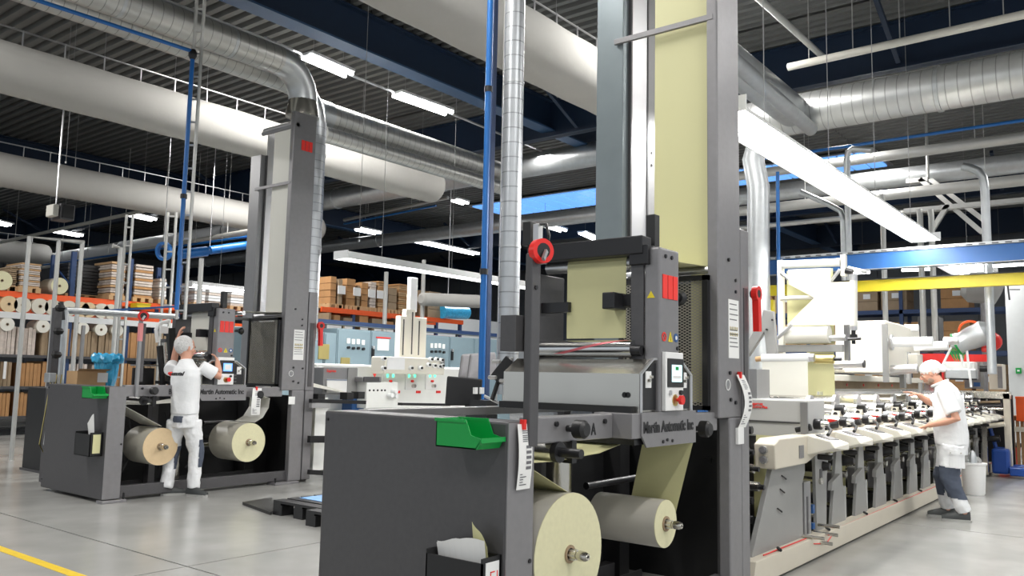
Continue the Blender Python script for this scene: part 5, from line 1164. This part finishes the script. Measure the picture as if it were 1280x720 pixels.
# ================================================ things round the left machine
fr1 = thing('guard_frame', 'galvanised tube frame round the back of the left machine', 'frame', (5.026,11.500,2.067))
fa = (5.018,11.500,2.173)
for a,b_ in (((5.037,11.500,2.196),(5.037,11.5,0)),((5.037,11.500,2.196),(6.617,11.500,2.219)),((6.617,11.500,2.219),(6.617,11.5,0))): cy('frame_tube', m_galv, fr1, a, b_, .045, 12)
B().bar((5.225,11.500,2.188),(6.632,11.500,2.375),.02,.03).build('blue_flat_bar', m_blue, fr1)
bp_ = thing('black_mast', 'dark mast with cross fittings at the left edge of the tube frame', 'post', (4.877,11.200,1.225)); B().bar((4.804,11.200,2.200),(4.804,11.2,0),.09,.09).build('mast', m_dark, bp_); B().bar((4.838,11.200,2.275),(4.875,11.200,2.049),.05,.05).build('fitting', m_blackmetal, bp_)
for z in (1.6,1.9,2.2): B().ell((4.816,11.15,z),(.07,.05,.05),8).build('fitting', m_black, bp_)
dk = thing('dark_cabinet', 'dark cabinet with cables at the far left of the left machine', 'cabinet', (5.266,12.175,0.000)); dx_, dy_ = 5.235, 12.203
bx('cabinet_body', m_black, dk, dx_-.1,dx_+.45,dy_-.1,dy_+.5,.0,1.15,.01); bx('cabinet_plinth', m_dark, dk, dx_-.12,dx_+.47,dy_-.12,dy_+.52,0,.03)
bx('cabinet_handle', m_alu, dk, dx_-.02,dx_+.02,dy_-.12,dy_-.1,.8,.95)
cb = thing('cable_bundle', 'bundle of yellow and white cables hanging beside the dark cabinet', 'cables', (4.686,11.000,1.329)); random.seed(5)
for k,mt in enumerate((m_brass,m_white,m_brass,m_galvl,m_brass)):
    x_ = 4.647+.03*k; B().tube([(x_,10.85,1.35),(x_-.04,10.83,1.0),(x_-.08+.02*k,10.85,.5),(x_+.05,10.84,.25+.04*k),(x_+.13,10.85,.6),(x_+.08,10.86,1.1)],.008,6).build('cable', mt, cb)
B().box(4.598,4.683,10.8,10.95,1.251,1.369).build('plug_block', m_galv, cb, .01)
tbk = thing('side_table', 'grey side table standing behind the left machine cabinet', 'table', (4.75,10.2,0)); bx('table_top', m_post, tbk, 4.7,6.3,10.52,11.1,1.17,1.2)
for xx in (4.75,6.2):
    for yy in (10.57,11.02): bx('leg', m_dark, tbk, xx,xx+.04,yy,yy+.04,0,1.17)
cbx = thing('carton', 'open brown carton with a white label on the table behind the left machine cabinet', 'box', (5.049,10.700,1.217)); a0,a1 = 4.865,5.224; z1_ = 1.398
bx('carton_wall', m_card2, cbx, a0,a1,10.65,10.66,1.2,z1_); bx('carton_wall', m_card2, cbx, a0,a1,10.93,10.94,1.2,z1_); bx('carton_wall', m_card2, cbx, a0,a0+.01,10.66,10.93,1.2,z1_); bx('carton_wall', m_card2, cbx, a1-.01,a1,10.66,10.93,1.2,z1_)
bx('carton_floor', m_card2, cbx, a0,a1,10.65,10.94,1.2,1.205); bx('white_label', m_white, cbx, a0+.25,a0+.38,10.645,10.65,1.26,1.38); B().hexa([(a0,10.65,z1_),(a1,10.65,z1_),(a1,10.655,z1_),(a0,10.655,z1_),(a0-.02,10.56,z1_+.03),(a1+.02,10.56,z1_+.03),(a1+.02,10.565,z1_+.03),(a0-.02,10.565,z1_+.03)]).build('flap', m_card2, cbx)
wb2 = thing('waste_bin', 'waste bin lined with a crumpled blue bag behind the left machine cabinet', 'bin', (5.330,10.800,1.237)); wx_ = 5.323
prf = [(1.2,.1),(1.3,.12),(1.45,.135),(1.5,.14),(1.52,.18),(1.56,.19),(1.61,.175),(1.63,.15)]
vs=[];fs=[];n=36
for i,(z,r_) in enumerate(prf):
    for k in range(n): q = r_*(1+.07*math.sin(k*2.3+i)+.05*math.sin(k*5.1-i*2)); vs.append((wx_+q*math.cos(2*math.pi*k/n),10.85+q*math.sin(2*math.pi*k/n),z+.012*math.sin(k*1.9+i)))
for i in range(len(prf)-1):
    for k in range(n): fs.append((i*n+k,i*n+(k+1)%n,(i+1)*n+(k+1)%n,(i+1)*n+k))
fs += [tuple(range(n))]
bb = B().add(vs,fs); bb.sm=True; bb.build('blue_liner', m_bluebag, wb2); bb=B().tube([(wx_,10.85,1.205),(wx_,10.85,1.45)],.098,24).build('bin_body', m_bluec, wb2)
ek = thing('ink_pump', 'black and silver pump unit standing left of the man at the left machine', 'pump', (5.417,9.600,1.361))
cy('silver_cylinder', m_steel, ek, (5.389,9.600,1.769), (5.427,9.600,1.507), .035, 14); B().bar((5.517,9.700,1.954),(5.599,9.700,1.213),.09,.08).build('black_body', m_black, ek, .01); B().bar((5.329,9.600,1.727),(5.416,9.600,1.215),.05,.06).build('black_body', m_black, ek, .01)
B().tube([(5.251,9.500,1.762),(5.220,9.500,1.914),(5.266,9.500,1.994),(5.376,9.500,2.030)],.022,10).build('white_tube', m_white, ek); B().box(5.251,5.353,9.45,9.5,1.871,1.957).build('white_box', m_white, ek, .005)
lm = thing('monitor', 'dark monitor on the left machine between the guard post and the man', 'monitor', (5.271,9.800,1.356)); bx('screen_back', m_black, lm, 5.131,5.404,9.8,9.83,1.249,1.453,.005); bx('monitor_foot', m_blackmetal, lm, 5.239,5.300,9.8,9.85,1.0,1.258)
bx('keyboard_shelf', m_postlight, lm, 5.141,5.415,9.75,9.9,1.477,1.492)
# black pallets with a blue sheet
def pallet(x0, y0, label, rot=0):
    t = thing('plastic_pallet', label, 'pallet', (x0,y0,0), 'black plastic pallets on the floor')
    for k in range(7): bx('deck_slat', m_black, t, x0+k*.17,x0+k*.17+.13,y0,y0+.8,.12,.145)
    for k in range(3): bx('cross_bar', m_black, t, x0,x0+1.15,y0+k*.34,y0+k*.34+.12,.1,.12)
    for i in range(3):
        for j in range(3): bx('block', m_black, t, x0+i*.5,x0+i*.5+.15,y0+j*.33,y0+j*.33+.14,0,.1)
    return t
pq = (5.349,7.238,0.000)
pallet(5.147+.02, 6.418-.75, 'black plastic pallet nearest the foreground cabinet'); pallet(5.326, 7.192-.8, 'black plastic pallet with blue sheets lying on it')
sx_, sy_ = 5.326, 7.192
for k in range(2):
    s_ = bx('blue_sheet', M('pale_blue_sheet_%d'%k,(.2,.4,.75),.5), None, sx_+.25+.4*k,sx_+.6+.4*k,sy_-.75,sy_-.1-.1*k,.147,.152); tag(s_, ['pale blue sheet on the black pallet, left strip','pale blue sheet on the black pallet, right strip'][k], 'sheet')
blk = thing('black_mat', 'low black board lying on the floor left of the pallets', 'board', (5.478,7.840,0.000)); B().add([(5.468,7.927,0.000),(5.898,7.993,0.000),(5.437,7.291,0.000),(5.280,7.170,0.000)]+[tuple(Vector(p)+Vector((0,0,.03))) for p in ((5.468,7.927,0.000),(5.898,7.993,0.000),(5.437,7.291,0.000),(5.280,7.170,0.000))],[(0,1,2,3),(4,5,6,7),(0,1,5,4),(1,2,6,5),(2,3,7,6),(3,0,4,7)]).build('board', m_black, blk); 

# heater, hose reel and blue ducts hung over the left rack
ht = thing('unit_heater', 'dark unit heater with a pale bracket hanging under the roof at the left', 'heater', (6.868,16.000,4.366))
bx('heater_body', m_dark, ht, 6.772,7.044,16,16.4,4.177,4.477,.02); bx('heater_face', m_black, ht, 6.814,7.015,15.98,16,4.208,4.449); bx('pale_bracket', m_palepipe, ht, 6.643,6.755,16,16.3,4.218,4.441,.02)
cy('heater_hanger', m_alu, ht, (6.732,16.100,4.460), (6.732,16.1,ZC), .012, 6)
hr = thing('hose_coil', 'blue hose coil hanging beside the grey ladders at the left', 'hose', (7.746,14.000,3.543)); B().ring((7.746,14.000,3.543),(.6,.2,.1),.12,.17,.07,24).build('coil', m_bluec, hr); cy('coil_hanger', m_alu, hr, (7.738,14.000,3.658), (7.738,14,ZC+.1), .008, 5)
for i,(a,b_,r_,l_) in enumerate((((10.808,17.500,4.234),(11.880,17.500,4.515),.1,'pale blue tube lying over the wrapped stacks beside the left tower'),((8.632,15.000,3.674),(9.194,15.000,3.811),.1,'blue tube behind the left blue conduit, right of the hose coil'))):
    t = thing('blue_tube', l_, 'tube', a); cy('tube_body', m_bluec, t, a, b_, r_, 14); cy('tube_hanger', m_alu, t, a, (a[0],a[1],ZC+.1), .01, 5)


# ================================================ people
def loft(b, secs, side, seg=20):
    """secs: (centre, half width along side, half depth), rings stand square to the line of centres"""
    side = Vector(side).normalized(); n = len(secs); vs = []; fs = []
    cs = [Vector(s[0]) for s in secs]
    for i,(c_,a,d) in enumerate(secs):
        ax = (cs[min(i+1,n-1)]-cs[max(i-1,0)]).normalized(); fr_ = ax.cross(side).normalized(); sd = fr_.cross(ax).normalized()
        for k in range(seg):
            t = 2*math.pi*k/seg; vs.append(cs[i]+sd*a*math.cos(t)+fr_*d*math.sin(t))
    for i in range(n-1):
        for k in range(seg): fs.append((i*seg+k,i*seg+(k+1)%seg,(i+1)*seg+(k+1)%seg,(i+1)*seg+k))
    fs += [tuple(range(seg))[::-1], tuple((n-1)*seg+k for k in range(seg))]
    b.add(vs, fs)
def fuse(b, name, mat, parent, voxel, smooth=4, disp=0, dscale=.08, label=None):
    o = b.build(name, mat, None, smooth=True)
    m_ = o.modifiers.new('r','REMESH'); m_.mode = 'VOXEL'; m_.voxel_size = voxel
    s_ = o.modifiers.new('s','SMOOTH'); s_.iterations = smooth; s_.factor = .5
    if disp:
        tx = bpy.data.textures.new('folds','CLOUDS'); tx.noise_scale = dscale; tx.noise_depth = 2
        d_ = o.modifiers.new('d','DISPLACE'); d_.texture = tx; d_.strength = disp; d_.mid_level = .5
    dg = bpy.context.evaluated_depsgraph_get(); me = bpy.data.meshes.new_from_object(o.evaluated_get(dg))
    o.modifiers.clear(); o.data = me
    me.polygons.foreach_set('use_smooth', [True]*len(me.polygons))
    attach(o, parent)
    if label: o['label'] = label
    return o
def hand(b, wrist, d, palm, across, curl=.5, s=1.0, thumb=1):
    """palm and five fingers; d runs to the finger tips, palm is the palm's normal, across runs from little finger to index"""
    w_ = Vector(wrist); d = Vector(d).normalized(); palm = Vector(palm); palm = (palm-d*palm.dot(d)).normalized(); ac = d.cross(palm).normalized()
    if ac.dot(Vector(across)) < 0: ac = -ac
    L = .095*s
    loft(b, [(w_-d*.02,.028*s,.02*s),(w_+d*.02,.033*s,.018*s),(w_+d*L*.6,.042*s,.016*s),(w_+d*L,.04*s,.013*s)], ac, 14)
    for k,(off,ln) in enumerate(((-.031,.062),(-.0105,.078),(.0105,.084),(.031,.074))):
        p = w_+d*L*.93+ac*off*s; a = curl*(1.15-.12*k); ln *= s; dd = d; pts = [p]; rr = [.0105*s]
        for j,f in enumerate((.45,.32,.23)):
            a2 = a*(.6+.7*j); dd2 = (d*math.cos(a2)+palm*math.sin(a2)).normalized(); pts.append(pts[-1]+dd2*ln*f+ac*off*.1); rr.append((.0098,.009,.0078)[j]*s)
        b.tube(pts, rr, 10)
    p = w_+d*.025*s+ac*.026*s
    b.tube([p, p+(d*.6+ac*.75+palm*.35).normalized()*.042*s, p+(d*.6+ac*.75+palm*.35).normalized()*.042*s+(d+ac*.25+palm*.5).normalized()*.036*s, p+(d*.6+ac*.75+palm*.35).normalized()*.042*s+(d+ac*.2+palm*.7).normalized()*.058*s],[.014*s,.0125*s,.011*s,.008*s],10)
def head(b, c, f, u, s=1.0):
    c = Vector(c); f = Vector(f).normalized(); u = Vector(u); u = (u-f*u.dot(f)).normalized(); sd = f.cross(u)
    R = Matrix((sd,f,u)).transposed()
    P = lambda x,y,z: c+sd*x*s+f*y*s+u*z*s
    E = lambda x,y,z,rx,ry,rz,seg=16: b.ell(P(x,y,z),(rx*s,ry*s,rz*s),seg,R)
    E(0,-.012,.03,.076,.096,.09,22)         # cranium
    E(0,.022,-.03,.06,.068,.085,20)         # face
    E(0,.05,-.088,.033,.034,.03)            # chin
    E(-.045,.0,-.065,.022,.045,.035); E(.045,.0,-.065,.022,.045,.035)   # jaw
    E(0,.077,.02,.05,.018,.013)             # brow
    b.tube([P(0,.083,.012),P(0,.1,-.012),P(0,.114,-.03)],[.008*s,.011*s,.013*s],10)  # nose
    E(-.011,.1,-.036,.009,.011,.008,10); E(.011,.1,-.036,.009,.011,.008,10)
    E(0,.087,-.058,.024,.011,.006,12); E(0,.086,-.069,.02,.011,.006,12)  # lips
    E(-.034,.068,-.022,.02,.018,.018,12); E(.034,.068,-.022,.02,.018,.018,12)  # cheeks
    for sx_ in (-1,1):
        b.ell(P(sx_*.078,-.008,-.012),(.009*s,.018*s,.032*s),12,R@Matrix.Rotation(sx_*.25,3,'Z'))
    return P, R
def face_details(P, R, s, par, browmat, beard=None):
    for sx_ in (-1,1):
        B().ell(P(sx_*.03,.077,-.002),(.012*s,.009*s,.007*s),10,R).build('eye', m_white, par); B().ell(P(sx_*.03,.0845,-.002),(.0045*s,.003*s,.0045*s),8,R).build('pupil', m_ink, par)
        B().tube([P(sx_*.014,.09,.015),P(sx_*.032,.09,.02),P(sx_*.05,.078,.014)],.0035*s,6).build('eyebrow', browmat, par)
    B().tube([P(-.018,.094,-.0635),P(0,.098,-.063),P(.018,.094,-.0635)],.0018*s,6).build('mouth', m_lip, par)
m_lip = M('lip', (.4,.14,.1), .5, 0, 0)
m_net = M('hairnet', (.75,.75,.74), .7, 0, .25, 40, .8, alpha=.86, bscale=70)
m_netw = M('white_hairnet', (.88,.88,.86), .7, 0, .08, 30, .5, bscale=60)
m_stubble = M('grey_stubble', (.3,.2,.15), .8, 0, .3, 60)
m_clothw = M('white_shirt_cotton', (.8,.81,.82), .9, 0, .03, 6, .2, bscale=40)

def shoe(b_up, b_so, heel, d, s=1.0):
    h = Vector(heel); d = Vector(d); d.z = 0; d.normalize(); sd = Vector((d.y,-d.x,0)); u = Vector((0,0,1))
    secs = [(0,.03,.07,.035),(.04,.038,.085,.05),(.1,.04,.085,.055),(.17,.046,.06,.045),(.23,.046,.045,.035),(.275,.03,.03,.025)]
    vs=[];fs=[];n=14
    for (l,wd,h_,_) in secs:
        for k in range(n):
            t = 2*math.pi*k/n; vs.append(h+d*l*s+sd*wd*s*math.cos(t)+u*(.022+h_*s*max(0,math.sin(t)+.12)*1.05))
    for i in range(len(secs)-1):
        for k in range(n): fs.append((i*n+k,i*n+(k+1)%n,(i+1)*n+(k+1)%n,(i+1)*n+k))
    fs += [tuple(range(n))[::-1], tuple((len(secs)-1)*n+k for k in range(n))]
    b_up.add(vs,fs); b_up.sm = True
    out = [(0,-.02),(-.015,0),(0,.034),(.1,.04),(.2,.05),(.25,.04),(.285,.015),(.285,-.015),(.25,-.04),(.2,-.05),(.1,-.036),(0,-.034)]
    out = [(-.012,-.022),(-.012,.022),(.02,.038),(.1,.04),(.19,.049),(.25,.04),(.285,.016),(.285,-.016),(.25,-.042),(.19,-.049),(.1,-.038),(.02,-.038)]
    pts = [h+d*a*s+sd*c_*s for a,c_ in out]; m_ = len(pts)
    b_so.add([p+u*.0 for p in pts]+[p+u*.026 for p in pts],[tuple(range(m_))[::-1],tuple(range(m_,2*m_))]+[(i,(i+1)%m_,m_+(i+1)%m_,m_+i) for i in range(m_)])

def region(src, nm, mat, pred, inflate=.005):
    me = src.data; keep = [p for p in me.polygons if pred(Vector(p.center))]; idx = {}; vs = []; fs = []
    for p in keep:
        f = []
        for v in p.vertices:
            if v not in idx: idx[v] = len(vs); vs.append(me.vertices[v].co+me.vertices[v].normal*inflate)
            f.append(idx[v])
        fs.append(tuple(f))
    m_ = bpy.data.meshes.new(nm); m_.from_pydata([tuple(v) for v in vs], [], fs); m_.materials.append(mat)
    m_.polygons.foreach_set('use_smooth', [True]*len(m_.polygons))
    o = bpy.data.objects.new(nm, m_); C.objects.link(o); attach(o, src); return o
# ---- the man at the left machine, seen from behind
Rr = Vector((.616,-.788,0)); Vv = Vector((.788,.616,0)); O = Vector((5.342,8.955,0.000))
def L(r, v, z): return O+Rr*r+Vv*v+Vector((0,0,z))
man = thing('person', 'man in white polo shirt, white work trousers and hairnet reaching into the left machine', 'person', O, 'workers in white')
fdir = (Rr*.72+Vv*.69); sdir = Vector((fdir.y,-fdir.x,0))    # facing, and his right hand side
hips = L(-.01,0,.96)
body = B()
hc = L(-.06,.06,1.70); hf = (Rr*.62+Vv*.76+Vector((0,0,-.12)))
P1, R1 = head(body, hc, hf, Vector((0,0,1)), 1.1)
loft(body, [(L(-.03,.0,1.50),.075,.07),(L(-.035,.02,1.57),.06,.06),(L(-.042,.035,1.66),.056,.06)], sdir)
loft(body, [(hips+Vector((0,0,-.06)),.12,.09),(hips+Vector((0,0,.08)),.145,.105),(L(-.02,0,1.2),.145,.1),(L(-.02,0,1.4),.18,.11),(L(-.02,0,1.5),.12,.08)], sdir)
shR, shL = L(.17,.02,1.47), L(-.215,.03,1.44)
elR, wrR = L(.33,.12,1.37), L(.27,.2,1.55)
elL, wrL = L(-.26,.22,1.5), L(-.25,.28,1.82)
body.tube([shR, shR.lerp(elR,.5), elR, elR.lerp(wrR,.35), wrR],[.05,.047,.042,.04,.028],16)
body.tube([shL, shL.lerp(elL,.5), elL, elL.lerp(wrL,.35), wrL],[.05,.047,.042,.04,.028],16)
hand(body, wrR, (wrR-elR)*.6+Vv*.2+Rr*-.1, -Rr+Vv*.2, Vector((0,0,1)), .75, 1.0)
hand(body, wrL, Vector((0,0,1))+Rr*.2+Vv*.1, Vv*.6+Rr, Rr*-1, .6, 1.0)
for hp,kn,an in ((L(-.09,.02,.88),L(-.15,.06,.5),L(-.165,.0,.1)),(L(.07,.0,.88),L(.135,.05,.5),L(.135,.02,.1))):
    body.tube([hp,hp.lerp(kn,.5),kn,kn.lerp(an,.4),an],[.075,.068,.055,.052,.035],14)
fuse(body, 'body', m_skin, man, .0065, 3)
face_details(P1, R1, 1.1, man, m_hair)
sh = B()
loft(sh, [(L(-.005,0,.93),.185,.145),(L(-.005,0,.98),.187,.15),(L(-.01,0,1.1),.185,.15),(L(-.015,0,1.25),.205,.155),(L(-.02,.0,1.36),.225,.15),(L(-.02,.01,1.43),.215,.13),(L(-.025,.01,1.49),.15,.1),(L(-.03,.015,1.55),.09,.08)], sdir, 28)
for a,b_ in ((shR,elR),(shL,elL)): sh.tube([a-(b_-a)*.15,a.lerp(b_,.3),a.lerp(b_,.72)],[.075,.075,.08],18)
fuse(sh, 'polo_shirt', m_clothw, man, .009, 6, .014, .13)
B().tube([L(-.035+.075*math.cos(t_)*.9,.02+.075*math.sin(t_),1.545+.012*math.sin(t_+2.2)) for t_ in [2*math.pi*k/18 for k in range(19)]],.014,8).build('collar', m_clothw, man)
tr_ = B()
loft(tr_, [(L(-.005,0,.78),.175,.14),(L(-.005,0,.88),.185,.14),(L(-.005,0,.95),.178,.135),(L(-.005,0,.99),.17,.125)], sdir, 24)
for hp,kn,an in ((L(-.095,.01,.85),L(-.15,.06,.5),L(-.165,.0,.09)),(L(.08,.0,.85),L(.135,.05,.5),L(.14,.02,.09))):
    tr_.tube([hp,hp.lerp(kn,.35),hp.lerp(kn,.75),kn,kn.lerp(an,.4),kn.lerp(an,.85),an],[.11,.105,.09,.085,.075,.075,.066],20)
tro = fuse(tr_, 'work_trousers', m_cloth, man, .009, 4, .024, .09)
def patch(nm, mat, ctr, ax, nrm, w_, h_, par, th=.006):
    c_ = Vector(ctr); ax = Vector(ax).normalized(); nrm = Vector(nrm); nrm = (nrm-ax*nrm.dot(ax)).normalized(); sd = ax.cross(nrm); bb = B(); n = 6; vs=[];fs=[]
    for i in range(n+1):
        t_ = (i/n-.5); off = -nrm*(t_*t_)*w_*w_*5.0
        for s_ in (-.5,.5): vs += [c_+sd*w_*t_+ax*h_*s_+off, c_+sd*w_*t_+ax*h_*s_+off+nrm*th]
    for i in range(n):
        a = 4*i; fs += [(a,a+2,a+6,a+4),(a+1,a+3,a+7,a+5),(a,a+1,a+5,a+4),(a+2,a+3,a+7,a+6)]
    fs += [(0,1,3,2),(4*n,4*n+1,4*n+3,4*n+2)]
    return bb.add(vs,fs).build(nm, mat, par)
region(tro, 'navy_pocket', m_navycloth, lambda p: .84 < p.z < .915 and .02 < (p-O).dot(sdir) < .14 and (p-O).dot(fdir) < 0)
region(tro, 'navy_pocket', m_navycloth, lambda p: .83 < p.z < .92 and -.22 < (p-O).dot(sdir) < -.13 and (p-O).dot(fdir) < .03)
region(tro, 'navy_knee_patch', m_navycloth, lambda p: .33 < p.z < .64 and (p-L(.135,.05,p.z)).dot(Rr) > .055)
region(tro, 'navy_knee_patch', m_navycloth, lambda p: .3 < p.z < .56 and -.12 < (p-L(0,0,p.z)).dot(Rr) < 0 and (p-L(-.15,.06,p.z)).dot(Rr) > .055)
u1, s1 = B(), B(); shoe(u1, s1, L(-.215,.0,0), Rr*.9+Vv*.45, .95); u1.build('shoe', m_shoe, man); s1.build('shoe_sole', m_sole, man)
u1, s1 = B(), B(); shoe(u1, s1, L(.07,.02,0), Rr*.9-Vv*.25, .95); u1.build('shoe', m_shoe, man); s1.build('shoe_sole', m_sole, man)
hn = B(); hn.ell(P1(0,-.03,.025),(.095,.115,.115),22,R1); fuse(hn, 'hairnet', m_net, man, .008, 1, .014, .02)
B().ell(P1(0,-.03,.01),(.08,.098,.09),18,R1).build('hair', m_hair, man)
bk_ = L(-.02,0,1.37)-fdir*.17; MB_ = Matrix((sdir,Vector((0,0,1)),-fdir)).transposed()
from mathutils.bvhtree import BVHTree
shirt = [o for o in man.children if o.name.startswith('polo_shirt')][0]; bvh = BVHTree.FromPolygons([v.co.copy() for v in shirt.data.vertices],[tuple(p.vertices) for p in shirt.data.polygons])
for o in (text('o', tuple(bk_-sdir*.15-fdir*.2), .085, m_red2, man, MB_, .006, name='back_print'), text('documotal', tuple(bk_-sdir*.1-fdir*.2+Vector((0,0,.006))), .062, m_ink, man, MB_, .0025, name='back_print')):
    for v in o.data.vertices:
        d_ = (v.co-(bk_-fdir*.2)).dot(fdir); p_, n_, i_, q_ = bvh.ray_cast(v.co-fdir*d_, fdir)
        if p_: v.co = p_-fdir*.004+fdir*d_

# ---- the man at the press on the right, seen from the side
R2 = Vector((.179,-.984,0)); V2 = Vector((.984,.179,0)); O2 = Vector((10.2,1.86,0))
def Q(r, v, z): return O2+R2*r+V2*v+Vector((0,0,z))
man2 = thing('person', 'man in white polo shirt and cargo trousers with grey knees leaning over the right press', 'person', O2, 'workers in white')
f2 = -R2; s2 = V2
body = B()
P2, Rm2 = head(body, Q(-.175,0,1.575), f2+Vector((0,0,-.42)), Vector((0,0,1))-R2*.42, 1.02)
loft(body, [(Q(-.04,0,1.38),.07,.07),(Q(-.09,0,1.46),.058,.06),(Q(-.13,0,1.53),.056,.062)], s2)
loft(body, [(Q(.01,0,.86),.15,.12),(Q(0,0,1.0),.14,.12),(Q(.0,0,1.2),.15,.11),(Q(-.02,0,1.36),.18,.1),(Q(-.05,0,1.43),.1,.07)], s2)
sn, sf = Q(-.03,-.19,1.36), Q(-.04,.19,1.36)
en, wn = Q(.07,-.25,1.09), Q(-.2,-.2,1.01)
ef, wf = Q(-.15,.26,1.22), Q(-.3,.22,1.33)
body.tube([sn,sn.lerp(en,.5),en,en.lerp(wn,.35),wn],[.052,.048,.044,.042,.029],16)
body.tube([sf,sf.lerp(ef,.5),ef,ef.lerp(wf,.35),wf],[.052,.048,.044,.042,.029],16)
hand(body, wn, (wn-en)+Vector((0,0,-.02)), Vector((0,0,-1)), -V2*-1, .45, 1.0)
hand(body, wf, -R2*1.0+Vector((0,0,.3)), Vector((0,0,-1)), -V2, .3, .98)
for hp,kn,an in ((Q(.02,-.09,.86),Q(-.02,-.1,.46),Q(.12,-.1,.08)),(Q(.02,.09,.86),Q(-.08,.1,.46),Q(-.04,.12,.08))):
    body.tube([hp,hp.lerp(kn,.5),kn,kn.lerp(an,.4),an],[.085,.078,.056,.052,.035],14)
fuse(body, 'body', m_skin, man2, .0065, 3)
face_details(P2, Rm2, 1.02, man2, m_stubble)
sb_ = B(); sb_.ell(P2(0,.052,-.088),(.04,.037,.03),14,Rm2); sb_.ell(P2(-.044,.012,-.07),(.025,.045,.034),12,Rm2); sb_.ell(P2(.044,.012,-.07),(.025,.045,.034),12,Rm2); fuse(sb_, 'grey_stubble', m_stubble, man2, .006, 2)
sh = B()
loft(sh, [(Q(.02,0,.8),.185,.165),(Q(.015,0,.9),.185,.17),(Q(.005,0,1.02),.18,.17),(Q(-.0,0,1.17),.195,.16),(Q(-.01,0,1.29),.21,.15),(Q(-.025,0,1.37),.2,.13),(Q(-.05,0,1.42),.14,.1),(Q(-.075,0,1.46),.08,.078)], s2, 28)
for a,b_ in ((sn,en),(sf,ef)): sh.tube([a-(b_-a)*.15,a.lerp(b_,.3),a.lerp(b_,.78)],[.082,.08,.085],18)
fuse(sh, 'polo_shirt', m_clothw, man2, .009, 6, .014, .13)
B().tube([Q(-.08+.078*math.cos(t_),.078*math.sin(t_),1.465-.035*math.cos(t_+math.pi)) for t_ in [2*math.pi*k/18 for k in range(19)]],.015,8).build('collar', m_clothw, man2)
tr_ = B()
loft(tr_, [(Q(.02,0,.7),.175,.15),(Q(.02,0,.8),.18,.16),(Q(.015,0,.9),.17,.15)], s2, 24)
for hp,kn,an in ((Q(.02,-.09,.8),Q(-.02,-.1,.46),Q(.115,-.1,.1)),(Q(.02,.09,.8),Q(-.08,.1,.46),Q(-.04,.12,.1))):
    tr_.tube([hp,hp.lerp(kn,.35),hp.lerp(kn,.8),kn,kn.lerp(an,.4),kn.lerp(an,.85),an],[.125,.118,.1,.095,.08,.078,.068],20)
tro2 = fuse(tr_, 'cargo_trousers', m_cloth, man2, .009, 4, .024, .09)
region(tro2, 'grey_knee_patch', m_navycloth, lambda p: .25 < p.z+.12*(p-O2).dot(R2) < .57 and (p-Q(0,-.1,p.z)).dot(R2) < .085+.25*(.5-p.z)*(p.z < .5) and (p-O2).dot(V2) < .0)
region(tro2, 'grey_knee_patch', m_navycloth, lambda p: .25 < p.z < .55 and (p-O2).dot(V2) > .0 and (p-Q(-.07,0,p.z)).dot(R2) < .0)
patch('cargo_pocket', m_cloth, Q(.05,-.205,.66), (0,0,1), -V2, .17,.18, tro2, .02); patch('pocket_flap', m_cloth, Q(.05,-.222,.735), (0,0,1), -V2, .18,.05, tro2, .012)
for r_ in (.0,.1): B().ell(Q(r_,-.245,.73),(.008,.008,.008),8).build('snap', m_steel, tro2)
u1, s1 = B(), B(); shoe(u1, s1, Q(.17,-.1,0), f2, 1.0); u1.build('shoe', m_shoe, man2); s1.build('shoe_sole', m_sole, man2)
u1, s1 = B(), B(); shoe(u1, s1, Q(.03,.12,0), f2, 1.0); u1.build('shoe', m_shoe, man2); s1.build('shoe_sole', m_sole, man2)
hn = B(); hn.ell(P2(0,-.025,.045),(.09,.118,.09),22,Rm2); hn.ell(P2(0,-.13,-.0),(.04,.045,.04),12,Rm2); fuse(hn, 'hairnet', m_netw, man2, .008, 1, .016, .025)
